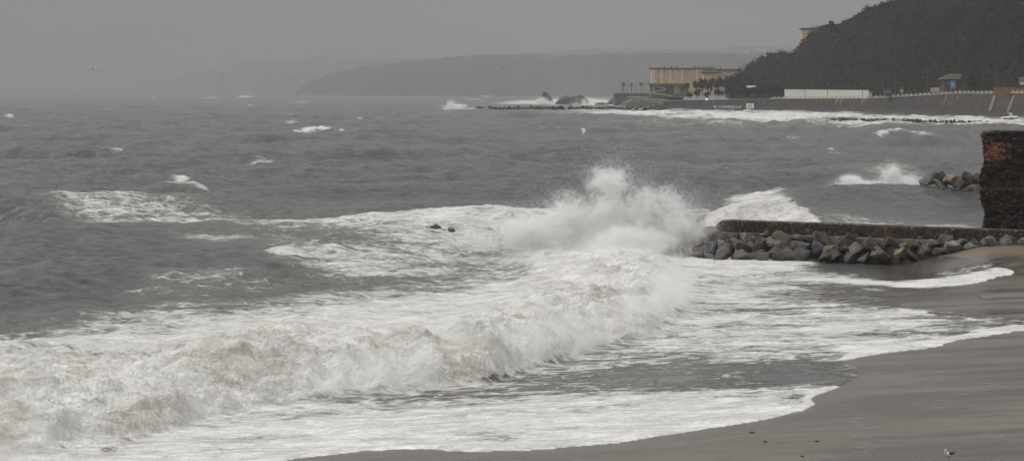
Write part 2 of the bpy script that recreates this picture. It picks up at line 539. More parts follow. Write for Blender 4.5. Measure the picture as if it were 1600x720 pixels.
# 2. the unbroken wave that feeds the splash
h2, d2, e2 = crest([(300, 436), (420, 420), (520, 408), (620, 397), (720, 389), (820, 386), (900, 388), (980, 392), (1060, 398)], [0.0, 0.1, 0.3, 0.7, 1.3, 1.9, 2.3, 2.4, 2.0], 4.0, 9.0)
z += h2 * e2
turb = np.maximum(turb, 0.8 * e2 * np.exp(-((d2 + 1.5) / 4.0) ** 2) * sstep(-8, 6, Xg))
foam = np.maximum(foam, (0.62 + 0.3 * sstep(0, 6, Xg)) * e2 * np.exp(-((d2 + 1.5) / 5.0) ** 2) * sstep(-18, -4, Xg))
churn = np.maximum(churn, e2 * np.exp(-((d2 + 1) / 5.0) ** 2) * sstep(2, 8, Xg) * 0.9)
mz = np.exp(-((Xg - 9.0) / 6.0) ** 2 - ((Yg - 168) / 13.0) ** 2)
z += 0.9 * mz
churn = np.maximum(churn, 0.9 * mz)
turb = np.maximum(turb, 0.5 * mz * np.clip(perlin(Xg * 0.3, Yg * 0.2) * 2.5, 0, 1))
foam = np.maximum(foam, 0.95 * mz)
# 3. the peak behind the jetty
h3, d3, e3 = crest([(1080, 358), (1130, 352), (1200, 350), (1260, 352), (1310, 356)], [0.8, 1.9, 3.0, 1.6, 0.5], 3.0, 6.0)
z += h3 * e3
foam = np.maximum(foam, 0.96 * e3 * np.exp(-((d3 + 0.5) / 4.5) ** 2) ** 0.7)
churn = np.maximum(churn, 0.6 * e3 * np.exp(-(d3 / 4.0) ** 2))
turb = np.maximum(turb, 0.6 * e3 * np.exp(-((d3 - 1) / 3.0) ** 2))
# 4. swell lumps further out
CAPS = {420: 0.78, 1120: 0.8, 1330: 0.62, 1260: 0.62, 1060: 0.5, 200: 0.62}
for pts, hh, fr, bk in (([(-260, 352), (-60, 350), (20, 352), (80, 356), (140, 360)], [2.8, 3.7, 3.4, 2.0, 0.3], 2.8, 10),
                        ([(380, 414), (440, 408), (520, 407), (560, 410)], [0.3, 0.7, 0.7, 0.3], 2.5, 5),
                        ([(420, 214), (470, 210), (500, 208), (530, 211), (560, 214)], [0.4, 1.8, 2.6, 1.6, 0.3], 7, 14),
                        ([(540, 262), (660, 258), (780, 260), (900, 264)], [0.4, 1.0, 1.0, 0.4], 6, 10),
                        ([(900, 268), (1040, 264), (1200, 266), (1420, 272)], [0.3, 1.1, 0.9, 0.3], 6, 12),
                        ([(1120, 306), (1190, 300), (1236, 300), (1262, 304)], [0.2, 1.0, 1.3, 0.2], 3, 6),
                        ([(1330, 222), (1400, 217), (1450, 216), (1500, 220)], [0.3, 2.0, 2.2, 0.4], 8, 14),
                        ([(1260, 208), (1320, 205), (1370, 206), (1400, 208)], [0.3, 2.0, 1.8, 0.4], 8, 14),
                        ([(1060, 202), (1120, 199), (1170, 198), (1200, 201)], [0.3, 3.2, 3.0, 0.4], 10, 18),
                        ([(200, 292), (260, 290), (300, 289), (340, 292)], [0.2, 0.9, 1.1, 0.2], 4, 8),
                        ([(330, 356), (560, 352), (760, 350), (880, 356)], [0.3, 0.7, 0.8, 0.4], 3, 6),
                        ([(680, 188), (800, 184), (960, 186), (1060, 190)], [0.5, 2.0, 2.0, 0.5], 14, 22)):
    hx, dx, ex = crest(pts, hh, fr, bk)
    z += hx * ex
    if pts[0][0] in CAPS:
        foam = np.maximum(foam, CAPS[pts[0][0]] * ex * np.exp(-((dx - 0.0) / (fr * 0.7)) ** 2) * sstep(0.35, 0.75, hx / max(hh) + 0.45 * perlin(Xg * 0.16, Yg * 0.05) + 0.3 * perlin(Xg * 0.5, Yg * 0.12)))
# foam roughness in relief
surf = (0.22 * np.clip(foam - 0.35, 0, 1) + 0.85 * churn)
z += surf * (lump * 0.85 - 0.25) + (0.14 * np.clip(foam - 0.4, 0, 1) + 0.30 * churn) * fine
# film on the beach
sw = sample(swash_map, gpx + 7 * wob, gpy + 3.0 * wob)
sw = np.where(gpx > 1690, (sdist > 4).astype(float), sw)
sw = np.where(gpx < -60, (sdist > -6).astype(float), sw)
edge = sample(swash_edge, gpx + 7 * wob, gpy + 3.0 * wob) * (Yg < 260)
tongue = sstep(0.10, 0.5, edge) * ((foam > 0.5) * 0.25)
foam = np.clip(foam + tongue, 0, 1)
foam *= 1 - 0.8 * np.exp(-(((gpx0 := PX0 + F * Xg / Yg) - 10) / 80.0) ** 2 - ((Yg - 226) / 9.0) ** 2)
damp = sstep(-1.0, 9.0, sdist)
film = bz + 0.004 + 0.05 * foam * (0.4 + lump) * sstep(0.5, 0.9, sw)
zsea = z * np.where(bend * sstep(-1, 0, db) > 0.05, 1.0, 0.2 + 0.8 * damp)
zs = np.maximum(zsea, film)
zs = np.where((sw < 0.5) & (bz > -0.6) & (Yg < 262), bz - 0.02 - 0.12 * np.clip(1 - sw * 2, 0, 1), zs)
zs = np.where(sdist < -45, -0.6, zs)
wet_film = (1 - sstep(0.0, 0.9, zs - bz))

nv = NR * NC
me = bpy.data.meshes.new('sea')
me.vertices.add(nv)
co = np.empty((nv, 3), np.float32); co[:, 0] = Xg; co[:, 1] = Yg; co[:, 2] = zs
me.vertices.foreach_set('co', co.ravel())
ii = (np.arange(NR - 1)[:, None] * NC + np.arange(NC - 1)[None, :]).ravel()
q = np.stack([ii, ii + 1, ii + NC + 1, ii + NC], 1).astype(np.int32)
nf = len(q)
me.loops.add(nf * 4); me.polygons.add(nf)
me.loops.foreach_set('vertex_index', q.ravel())
me.polygons.foreach_set('loop_start', np.arange(0, nf * 4, 4, dtype=np.int32))
me.polygons.foreach_set('use_smooth', np.ones(nf, bool))
me.update(calc_edges=True)
for nm, arr in (('foam', foam), ('turb', np.clip(turb, 0, 1)), ('churn', np.clip(churn, 0, 1)), ('film', wet_film)):
    a_ = me.attributes.new(nm, 'FLOAT', 'POINT')
    a_.data.foreach_set('value', arr.astype(np.float32))

m_sea, nt, out = new_mat('sea_water')
geo = nd(nt, 'ShaderNodeNewGeometry')
pos = geo.outputs['Position']
flat = nd(nt, 'ShaderNodeVectorMath', {0: pos, 1: (1, 1, 0.35)}, operation='MULTIPLY').outputs[0]
ang = -math.atan2(0.494, 0.869) * 0.35
v1 = vscale(nt, flat, (0.62, 1.0, 1.0), ang)
aF, aT, aC, aW = attr(nt, 'foam'), attr(nt, 'turb'), attr(nt, 'churn'), attr(nt, 'film')
warp = nd(nt, 'ShaderNodeTexNoise', {'Vector': v1, 'Scale': 0.5, 'Detail': 4.0, 'Roughness': 0.6})
wv = nd(nt, 'ShaderNodeVectorMath', {0: warp.outputs['Color'], 1: (2.6, 2.6, 0.0)}, operation='MULTIPLY').outputs[0]
v2 = nd(nt, 'ShaderNodeVectorMath', {0: v1, 1: wv}, operation='ADD').outputs[0]
nA = noise(nt, v1, 0.33, 10.0, 0.66, 1.2)
nB = noise(nt, v2, 1.7, 6.0, 0.62, 0.6)
vo = nd(nt, 'ShaderNodeTexVoronoi', {'Vector': v2, 'Scale': 0.85, 'Randomness': 1.0}, feature='DISTANCE_TO_EDGE')
lace = mrange(nt, vo.outputs['Distance'], 0.0, 0.16, 1.0, 0.0)
vo2 = nd(nt, 'ShaderNodeTexVoronoi', {'Vector': v2, 'Scale': 2.6, 'Randomness': 1.0}, feature='DISTANCE_TO_EDGE')
lace2 = mrange(nt, vo2.outputs['Distance'], 0.0, 0.18, 1.0, 0.0)
uA = mth(nt, 'MULTIPLY_ADD', nA, 2.3, -0.65)
uB = mth(nt, 'MULTIPLY_ADD', nB, 2.4, -0.7)
pat = mth(nt, 'ADD', mth(nt, 'MULTIPLY', uA, 0.50), mth(nt, 'MULTIPLY', uB, 0.28))
pat = mth(nt, 'ADD', pat, mth(nt, 'MULTIPLY', lace, 0.15))
pat = mth(nt, 'ADD', pat, mth(nt, 'MULTIPLY', lace2, 0.11))
thr = mth(nt, 'ADD', mth(nt, 'MULTIPLY', aF, 1.32), -1.10)
val = mth(nt, 'ADD', pat, thr)
cov = mrange(nt, val, -0.17, 0.17)
cov = mth(nt, 'MULTIPLY', cov, mrange(nt, aF, 0.05, 0.3))
thick = mrange(nt, val, -0.02, 0.42)
# water body
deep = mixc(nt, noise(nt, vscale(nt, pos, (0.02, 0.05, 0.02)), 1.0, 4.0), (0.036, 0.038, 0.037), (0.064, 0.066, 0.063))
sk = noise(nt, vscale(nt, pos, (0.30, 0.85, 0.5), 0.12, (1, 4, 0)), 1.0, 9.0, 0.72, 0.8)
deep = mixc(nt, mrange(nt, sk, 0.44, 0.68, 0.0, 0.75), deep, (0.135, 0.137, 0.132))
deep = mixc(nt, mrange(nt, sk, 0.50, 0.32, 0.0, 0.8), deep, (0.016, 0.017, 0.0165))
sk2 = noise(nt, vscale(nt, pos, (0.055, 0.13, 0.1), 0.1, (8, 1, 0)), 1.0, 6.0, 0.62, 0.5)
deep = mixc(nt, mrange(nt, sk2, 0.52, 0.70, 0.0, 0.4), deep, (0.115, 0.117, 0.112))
surfw = mixc(nt, mrange(nt, aF, 0.08, 0.6), deep, (0.150, 0.145, 0.130))
sandw = mixc(nt, noise(nt, vscale(nt, pos, (0.25, 1.2, 1.0), -0.5), 1.0, 5.0), (0.066, 0.059, 0.053), (0.098, 0.090, 0.081))
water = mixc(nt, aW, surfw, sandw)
water = mixc(nt, mth(nt, 'MULTIPLY', aT, 0.9), water, (0.30, 0.28, 0.235))
# foam body
tone = noise(nt, v2, 0.45, 8.0, 0.65)
fcol = mixc(nt, mrange(nt, tone, 0.35, 0.65), (0.69, 0.68, 0.65), (0.92, 0.91, 0.88))
nF = noise(nt, v2, 6.5, 5.0, 0.7, 0.8)
fcol = mixc(nt, mth(nt, 'MULTIPLY', mrange(nt, nF, 0.34, 0.54, 0.55, 0.0), mth(nt, 'MULTIPLY_ADD', aC, -0.75, 1.0)), fcol, (0.40, 0.39, 0.36))
nG = noise(nt, vscale(nt, pos, (0.30, 0.95, 0.4), -0.25, (5, 2, 0)), 1.0, 7.0, 0.66, 1.0)
fcol = mixc(nt, mth(nt, 'MULTIPLY', mrange(nt, nG, 0.50, 0.64, 0.0, 0.5), mth(nt, 'MULTIPLY_ADD', aC, -0.9, 1.0)), fcol, (0.42, 0.41, 0.385))
fcol = mixc(nt, mth(nt, 'MULTIPLY', mrange(nt, nB, 0.36, 0.68, 1.0, 0.15), mth(nt, 'MULTIPLY_ADD', aT, 0.80, mth(nt, 'MULTIPLY', aC, 0.08))), fcol, (0.46, 0.425, 0.345))
thinc = mixc(nt, 0.5, water, fcol)
fc = mixc(nt, thick, thinc, fcol)
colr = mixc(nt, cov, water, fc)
rough = mrange(nt, cov, 0.0, 0.8, 0.16, 0.85)
# ripples
r1 = noise(nt, vscale(nt, pos, (0.55, 1.0, 1.0), ang), 0.9, 7.0, 0.62, 0.5)
r2 = noise(nt, v2, 3.4, 5.0, 0.6)
rip = mth(nt, 'MULTIPLY', mth(nt, 'MULTIPLY', r1, 0.62), mth(nt, 'MULTIPLY_ADD', aW, -0.93, 1.0))
fo = mth(nt, 'MULTIPLY', mth(nt, 'ADD', mth(nt, 'MULTIPLY', nB, 0.42), mth(nt, 'MULTIPLY', r2, 0.20)), cov)
hgt = mth(nt, 'ADD', rip, fo)
bmp = nd(nt, 'ShaderNodeBump', {'Height': hgt, 'Strength': 0.85, 'Distance': 1.0})
bs = nd(nt, 'ShaderNodeBsdfPrincipled', {'Base Color': colr, 'Roughness': rough, 'IOR': 1.333, 'Specular IOR Level': 0.5, 'Normal': bmp.outputs[0]})
nt.links.new(mrange(nt, cov, 0.0, 0.8, 0.5, 0.1), bs.inputs['Specular IOR Level'])
nt.links.new(bs.outputs[0], out.inputs['Surface'])
sea = link('sea', me, m_sea)
tag(sea, 'stormy grey sea with foaming surf rolling onto the beach', 'sea', kind='structure')

# ------------------------------------------------------------------ beach
by = np.concatenate([np.arange(40, 262, 0.5)])
bx = np.arange(-60, 120, 0.5)
BX, BY = np.meshgrid(bx, by)
BXf, BYf = BX.ravel(), BY.ravel()
BZ = beach_z(BXf, BYf)
bpx = PX0 + F * BXf / BYf; bpy_ = PY0 + F * (H - BZ) / BYf
wetm = np.maximum(sample(blur(swash_map, 30, 10), bpx, bpy_), sample(swash_map, bpx, bpy_))
wetm = np.clip(wetm * 1.6, 0, 1)
nb, mb_ = len(by), len(bx)
ii = (np.arange(nb - 1)[:, None] * mb_ + np.arange(mb_ - 1)[None, :]).ravel()
q = np.stack([ii, ii + 1, ii + mb_ + 1, ii + mb_], 1)
me = bpy.data.meshes.new('beach')
me.from_pydata(np.stack([BXf, BYf, BZ], 1).tolist(), [], q.tolist())
me.polygons.foreach_set('use_smooth', np.ones(len(q), bool))
a_ = me.attributes.new('wet', 'FLOAT', 'POINT'); a_.data.foreach_set('value', wetm.astype(np.float32))
aa = (BXf - TJ[0]) * EJ[0] + (BYf - TJ[1]) * EJ[1]; qq = (BXf - TJ[0]) * MJ[0] + (BYf - TJ[1]) * MJ[1]
dry = sstep(14, 19, aa) * (1 - sstep(4.5, 7.0, qq + 0.8 * perlin(BXf * 0.3, BYf * 0.3)))
a_ = me.attributes.new('dry', 'FLOAT', 'POINT'); a_.data.foreach_set('value', dry.astype(np.float32))
m_sand, nt, out = new_mat('beach_sand')
pos = nd(nt, 'ShaderNodeNewGeometry').outputs['Position']
vs = vscale(nt, pos, (0.05, 0.34, 0.3), -0.32)
n1 = noise(nt, vs, 1.0, 7.0, 0.6, 0.6)
n2 = noise(nt, pos, 7.0, 4.0, 0.6)
n3 = noise(nt, vscale(nt, pos, (0.3, 1.6, 1.0), -0.25), 1.0, 6.0, 0.62)
c = mixc(nt, mrange(nt, n1, 0.36, 0.64), (0.062, 0.053, 0.045), (0.150, 0.130, 0.102))
c = mixc(nt, mrange(nt, n3, 0.5, 0.72, 0.0, 0.5), c, (0.155, 0.14, 0.118))
c = mixc(nt, mth(nt, 'MULTIPLY', attr(nt, 'wet'), 0.45), c, (0.070, 0.062, 0.056))
c = mixc(nt, attr(nt, 'dry'), c, mixc(nt, n2, (0.13, 0.10, 0.07), (0.19, 0.148, 0.10)))
n4 = noise(nt, pos, 26.0, 3.0, 0.7)
c = mixc(nt, mrange(nt, n4, 0.58, 0.75, 0.0, 0.45), c, (0.03, 0.027, 0.024))
n5 = noise(nt, vscale(nt, pos, (0.16, 0.75, 1.0), -0.42, (3, 8, 0)), 1.0, 8.0, 0.7, 1.2)
c = mixc(nt, mrange(nt, n5, 0.55, 0.66, 0.0, 0.42), c, (0.045, 0.040, 0.037))
wl = noise(nt, vscale(nt, pos, (0.10, 0.16, 1.0), -0.9, (2, 5, 0)), 1.0, 6.0, 0.6, 0.5)
wl = mrange(nt, mth(nt, 'ABSOLUTE', mth(nt, 'SUBTRACT', wl, 0.5)), 0.0, 0.010, 1.0, 0.0)
c = mixc(nt, mth(nt, 'MULTIPLY', wl, mth(nt, 'MULTIPLY', mrange(nt, n2, 0.42, 0.62), 0.40)), c, (0.30, 0.29, 0.27))
ro = mth(nt, 'SUBTRACT', mrange(nt, n1, 0.35, 0.65, 0.36, 0.62), mth(nt, 'MULTIPLY', attr(nt, 'wet'), 0.26))
bp = nd(nt, 'ShaderNodeBump', {'Height': mth(nt, 'ADD', mth(nt, 'MULTIPLY', n2, 0.25), n3), 'Strength': 0.35, 'Distance': 0.10})
b = nd(nt, 'ShaderNodeBsdfPrincipled', {'Base Color': c, 'Roughness': ro, 'Normal': bp.outputs[0]})
nt.links.new(b.outputs[0], out.inputs['Surface'])
beach = link('beach', me, m_sand)
tag(beach, 'dark wet sand beach streaked by the backwash', 'beach', kind='structure')


# ------------------------------------------------------------------ spray and haze (real volumes)
def ico_hull(name, c, r, mat_, squash=1.0, sub=3):
    bm = bmesh.new()
    bmesh.ops.create_icosphere(bm, subdivisions=sub, radius=1.0)
    for v in bm.verts:
        v.co = Vector((c[0] + v.co.x * r[0], c[1] + v.co.y * r[1], c[2] + v.co.z * r[2]))
    me = bpy.data.meshes.new(name); bm.to_mesh(me); bm.free()
    return link(name, me, mat_)


def spray_mat(name, blobs, dens, nscale=0.5, bite=0.9, aniso=0.1, wisps=(1, 1, 0.6), soft=0.55, step=0.5, rot=0.0, halo=0.07):
    m, nt, out = new_mat(name)
    pos = nd(nt, 'ShaderNodeNewGeometry').outputs['Position']
    wn = nd(nt, 'ShaderNodeTexNoise', {'Vector': pos, 'Scale': nscale * 0.8, 'Detail': 2.0})
    wo_ = nd(nt, 'ShaderNodeVectorMath', {0: wn.outputs['Color'], 1: (0.5, 0.5, 0.5)}, operation='SUBTRACT').outputs[0]
    acc = None
    for (cx, cy, cz), (rx, ry, rz), wgt in blobs:
        rel = nd(nt, 'ShaderNodeVectorMath', {0: pos, 1: (cx, cy, cz)}, operation='SUBTRACT').outputs[0]
        rel = nd(nt, 'ShaderNodeVectorMath', {0: rel, 1: (1 / rx, 1 / ry, 1 / rz)}, operation='MULTIPLY').outputs[0]
        ln = nd(nt, 'ShaderNodeVectorMath', {0: rel}, operation='LENGTH').outputs['Value']
        f = mth(nt, 'MULTIPLY', mth(nt, 'SUBTRACT', 1.0, ln, clamp=True), wgt)
        acc = f if acc is None else mth(nt, 'MAXIMUM', acc, f)
    wv = nd(nt, 'ShaderNodeVectorMath', {0: wo_, 1: (3.4, 3.4, 3.4)}, operation='MULTIPLY').outputs[0]
    p2 = nd(nt, 'ShaderNodeVectorMath', {0: pos, 1: wv}, operation='ADD').outputs[0]
    n = noise(nt, vscale(nt, p2, wisps, rot), nscale, 8.0, 0.70)
    edge = mth(nt, 'SUBTRACT', acc, mth(nt, 'MULTIPLY', mth(nt, 'SUBTRACT', 0.72, n), bite))
    d = mrange(nt, edge, 0.0, soft)
    d = mth(nt, 'MULTIPLY', mth(nt, 'POWER', d, 1.5), dens)
    d = mth(nt, 'ADD', d, mth(nt, 'MULTIPLY', mth(nt, 'MULTIPLY', mrange(nt, acc, 0.02, 0.7), mrange(nt, n, 0.40, 0.66)), dens * halo))
    v = nd(nt, 'ShaderNodeVolumePrincipled', {'Color': (0.985, 0.982, 0.975, 1), 'Density': d, 'Anisotropy': aniso})
    nt.links.new(v.outputs[0], out.inputs['Volume'])
    m.cycles.volume_step_rate = step
    return m


# the big splash at the jetty head
Bp = [((13.6, 186.0, 0.8), (7.6, 6.5, 4.6), 1.0), ((9.4, 188.0, 3.6), (5.8, 5.0, 5.8), 0.85), ((12.6, 188.0, 4.2), (6.0, 5.0, 5.4), 0.78),
      ((5.6, 187.5, 3.2), (5.8, 4.6, 5.2), 0.92), ((16.2, 186.5, 2.6), (6.2, 5.0, 5.0), 0.82), ((15.4, 183.5, 0.2), (4.2, 4.4, 3.0), 0.7), ((14.8, 188.5, 4.8), (5.8, 4.6, 4.8), 0.68), ((9.6, 188.5, 7.0), (4.4, 3.8, 4.4), 0.80),
      ((1.6, 189.0, 2.2), (6.4, 5.0, 3.6), 0.92), ((-3.5, 189.5, 1.6), (5.4, 4.0, 2.4), 0.70), ((11.0, 183.0, 1.0), (7.0, 6.0, 4.4), 1.05), ((9.5, 173.0, 0.4), (7.5, 12.0, 3.4), 0.80), ((3.0, 177.0, 0.3), (6.5, 10.0, 2.6), 0.66)]
m_sp = spray_mat('splash_spray', Bp, 2.2, 0.95, 1.62, wisps=(1.0, 1.0, 0.75), soft=0.50, step=0.25, halo=0.06)
sp = ico_hull('sea_spray', (8.0, 181.5, 2.4), (18.0, 17.0, 9.6), m_sp)
tag(sp, 'tall white spray thrown up by a wave at the jetty head', 'sea spray', kind='stuff')


# mist over the bore
def bore_mist():
    m, nt, out = new_mat('bore_mist_spray')
    pos = nd(nt, 'ShaderNodeNewGeometry').outputs['Position']
    s3 = nd(nt, 'ShaderNodeSeparateXYZ', {0: pos})
    co_ = np.polyfit(bxs[1:], bys[1:], 3)
    x = s3.outputs['X']
    y_ = mth(nt, 'MULTIPLY_ADD', x, float(co_[0]), float(co_[1]))
    y_ = mth(nt, 'MULTIPLY_ADD', y_, x, float(co_[2]))
    y_ = mth(nt, 'MULTIPLY_ADD', y_, x, float(co_[3]))
    d = mth(nt, 'MULTIPLY', mth(nt, 'SUBTRACT', s3.outputs['Y'], y_), 0.6)
    fd = mth(nt, 'MULTIPLY', mrange(nt, d, -2.4, 1.4), mrange(nt, d, 4.0, 12.0, 1.0, 0.0))
    top = noise(nt, vscale(nt, pos, (0.20, 0.20, 0.0)), 1.0, 3.0)
    fz = mth(nt, 'SUBTRACT', mth(nt, 'ADD', mth(nt, 'MULTIPLY_ADD', top, 5.4, -0.2), mrange(nt, x, -10, 12, 0.0, 0.9)), s3.outputs['Z'])
    fz = mrange(nt, fz, 0.0, 2.2)
    n = noise(nt, pos, 0.95, 8.0, 0.72, 0.6)
    pat = mrange(nt, noise(nt, vscale(nt, pos, (0.11, 0.11, 0.11), 0, (3, 0, 0)), 1.0, 2.0), 0.42, 0.62)
    xe = mrange(nt, x, -24.0, -2.0, 0.45, 1.0)
    dn = mth(nt, 'MULTIPLY', mth(nt, 'MULTIPLY', fd, fz), mth(nt, 'MULTIPLY', mrange(nt, n, 0.43, 0.66), pat))
    dn = mth(nt, 'MULTIPLY', mth(nt, 'MULTIPLY', dn, mth(nt, 'MULTIPLY', xe, mrange(nt, x, 11.0, 15.5, 1.0, 0.0))), 1.35)
    v = nd(nt, 'ShaderNodeVolumePrincipled', {'Color': (0.985, 0.982, 0.972, 1), 'Density': dn, 'Anisotropy': 0.1})
    nt.links.new(v.outputs[0], out.inputs['Volume'])
    m.cycles.volume_step_rate = 0.25
    xs = np.linspace(-27, 17, 23)
    vs, fs = [], []
    for x_ in xs:
        yc_ = float(np.polyval(co_, x_))
        for (dy, z_) in ((-5, -0.2), (16, -0.2), (15, 3.2), (9, 4.9), (3, 4.9), (-4, 2.0)):
            vs.append((x_, yc_ + dy, z_))
    k = 6
    for i in range(len(xs) - 1):
        for j in range(k):
            fs.append((i * k + j, i * k + (j + 1) % k, (i + 1) * k + (j + 1) % k, (i + 1) * k + j))
    fs.append(tuple(range(k))[::-1]); fs.append(tuple((len(xs) - 1) * k + j for j in range(k)))
    o = pyobj('wave_mist', vs, fs, m)
    bm = bmesh.new(); bm.from_mesh(o.data); bmesh.ops.recalc_face_normals(bm, faces=bm.faces); bm.to_mesh(o.data); bm.free()
    tag(o, 'low white mist blowing off the broken wave on the beach', 'sea mist', kind='stuff')


bore_mist()


def small_splash(label, px, py, Y, wpx, hpx, dens, name='sea_spray'):
    cx, cy, cz = at(px, py, Y)
    rw = wpx / F * Y / 2; rh = hpx / F * Y
    bl = [((cx, cy, 0.0), (rw, rw, rh * 0.75), 0.9), ((cx - rw * 0.15, cy, rh * 0.35), (rw * 0.55, rw * 0.6, rh * 0.75), 0.8), ((cx + rw * 0.4, cy, 0.1 * rh), (rw * 0.6, rw * 0.6, rh * 0.7), 0.6)]
    m = spray_mat('spray_cloud', bl, dens, 6.0 / rw, 1.5, soft=0.5, step=0.4)
    o = ico_hull(name, (cx, cy, rh * 0.2), (rw * 1.05, rw * 1.05, rh * 1.05), m, sub=2)
    tag(o, label, 'sea spray', kind='stuff')


small_splash('white splash bursting beside the rocky groyne behind the jetty', 1404, 290, 320, 120, 52, 4.0)
small_splash('long low white breaker rolling towards the splash beside the rocky groyne', 1338, 284, 332, 130, 24, 3.0)
small_splash('small white splash off the tip of the far breakwater', 709, 172, 1720, 64, 22, 0.8)
small_splash('white spray around the pointed sea rock behind the far breakwater', 852, 158, 2560, 70, 18, 0.4)
small_splash('white spray between the low sea rocks behind the far breakwater', 925, 162, 2540, 120, 13, 0.4)

# haze over the whole bay: one homogeneous volume, the camera inside it
m_hz, nt, out = new_mat('sea_haze')
v = nd(nt, 'ShaderNodeVolumePrincipled', {'Color': (0.56, 0.56, 0.565, 1), 'Density': 0.000112, 'Anisotropy': 0.0})
nt.links.new(v.outputs[0], out.inputs['Volume'])
m_hz.cycles.homogeneous_volume = True
b = MB(); b.box(-16000, -400, -6, 16000, 30000, 520)
hz = b.build('haze', m_hz)
tag(hz, 'grey sea haze hanging over the whole bay', 'haze', kind='stuff')

# ------------------------------------------------------------------ rocks
def rock_mesh(seed, n=16, sub=1):
    rr = random.Random(seed)
    bm = bmesh.new()
    for i in range(n):
        v = Vector((rr.gauss(0, 1), rr.gauss(0, 1), rr.gauss(0, 1))).normalized()
        v *= rr.uniform(0.82, 1.05)
        v.x *= rr.uniform(0.9, 1.1)
        bm.verts.new(v)
    r = bmesh.ops.convex_hull(bm, input=bm.verts)
    junk = [e for e in r['geom_interior'] if isinstance(e, bmesh.types.BMVert)]
    bmesh.ops.delete(bm, geom=junk, context='VERTS')
    bmesh.ops.triangulate(bm, faces=bm.faces)
    bmesh.ops.subdivide_edges(bm, edges=bm.edges, cuts=4, use_grid_fill=True)
    bmesh.ops.triangulate(bm, faces=bm.faces)
    for _ in range(1):
        bmesh.ops.smooth_vert(bm, verts=bm.verts, factor=0.4, use_axis_x=True, use_axis_y=True, use_axis_z=True)
    bm.normal_update()
    for v in bm.verts:
        p = v.co
        k = mnoise.fractal(p * 1.9 + Vector((seed * 3.1, 0, 0)), 0.9, 2.0, 4) * 0.06
        k += (mnoise.noise(p * 6.0 + Vector((0, seed, 0)))) * 0.025
        v.co = (p + v.normal * k) * 1.06
    me = bpy.data.meshes.new('rock'); bm.to_mesh(me); bm.free()
    me.polygons.foreach_set('use_smooth', [True] * len(me.polygons))
    try:
        me.set_sharp_from_angle(angle=R(30))
    except Exception:
        pass
    return me


m_rock, nt, out = new_mat('boulder_stone')
oi = nd(nt, 'ShaderNodeObjectInfo')
tcn = nd(nt, 'ShaderNodeTexCoord').outputs['Object']
pos = nd(nt, 'ShaderNodeNewGeometry').outputs['Position']
addr = nd(nt, 'ShaderNodeVectorMath', {0: tcn, 1: oi.outputs['Location']}, operation='ADD').outputs[0]
n1 = noise(nt, addr, 1.5, 8.0, 0.62, 0.4)
n2 = noise(nt, addr, 7.0, 5.0, 0.65)
dk = nd(nt, 'ShaderNodeMix', {6: oi.outputs['Color'], 7: (0.40, 0.38, 0.36, 1), 0: 1.0}, data_type='RGBA', blend_type='MULTIPLY').outputs[2]
c = mixc(nt, mrange(nt, n1, 0.32, 0.66), dk, oi.outputs['Color'])
c = mixc(nt, mrange(nt, n2, 0.54, 0.70, 0.0, 0.55), c, (0.27, 0.245, 0.215))
c = mixc(nt, mrange(nt, n2, 0.44, 0.30, 0.0, 0.6), c, (0.03, 0.028, 0.027))
pz = nd(nt, 'ShaderNodeSeparateXYZ', {0: pos}).outputs['Z']
wetz = mrange(nt, pz, 0.2, 1.2, 0.65, 0.0)
c = mixc(nt, wetz, c, (0.035, 0.032, 0.030))
ro = mth(nt, 'MULTIPLY_ADD', wetz, -0.45, 0.78)
bp = nd(nt, 'ShaderNodeBump', {'Height': mth(nt, 'ADD', n1, mth(nt, 'MULTIPLY', n2, 0.4)), 'Strength': 0.7, 'Distance': 0.16})
b = nd(nt, 'ShaderNodeBsdfPrincipled', {'Base Color': c, 'Roughness': ro, 'Normal': bp.outputs[0]})
nt.links.new(b.outputs[0], out.inputs['Surface'])

ROCKS = [rock_mesh(k + 1, 10 + k % 5) for k in range(18)]
for me_ in ROCKS:
    me_.materials.append(m_rock)
TONES = {'dark grey': (0.050, 0.049, 0.049), 'mid grey': (0.100, 0.097, 0.093), 'pale grey': (0.185, 0.178, 0.168), 'reddish brown': (0.095, 0.070, 0.060), 'brown': (0.088, 0.074, 0.060),
         'tan': (0.20, 0.160, 0.118), 'slate grey': (0.070, 0.073, 0.080)}


def rock(loc, size, tone, label, group, rr, name='boulder'):
    o = bpy.data.objects.new(name, ROCKS[rr.randrange(len(ROCKS))])
    COL.objects.link(o)
    o.location = loc
    o.scale = size
    o.rotation_euler = (rr.uniform(-0.9, 0.9), rr.uniform(-0.9, 0.9), rr.uniform(0, 6.28))
    col = TONES[tone]
    k = rr.uniform(0.95, 1.7)
    o.color = (col[0] * k, col[1] * k, col[2] * k, 1)
    tag(o, label, 'boulder', group)
    return o


ORD0 = ['first', 'second', 'third', 'fourth', 'fifth', 'sixth', 'seventh', 'eighth', 'ninth', 'tenth', 'eleventh', 'twelfth', 'thirteenth', 'fourteenth', 'fifteenth', 'sixteenth',
       'seventeenth', 'eighteenth', 'nineteenth', 'twentieth', 'twenty-first', 'twenty-second', 'twenty-third', 'twenty-fourth', 'twenty-fifth', 'twenty-sixth', 'twenty-seventh',
       'twenty-eighth', 'twenty-ninth', 'thirtieth', 'thirty-first', 'thirty-second', 'thirty-third', 'thirty-fourth', 'thirty-fifth', 'thirty-sixth', 'thirty-seventh', 'thirty-eighth', 'thirty-ninth', 'fortieth']


def jet(a, q, z):
    return (TJ[0] + EJ[0] * a + MJ[0] * q, TJ[1] + EJ[1] * a + MJ[1] * q, z)


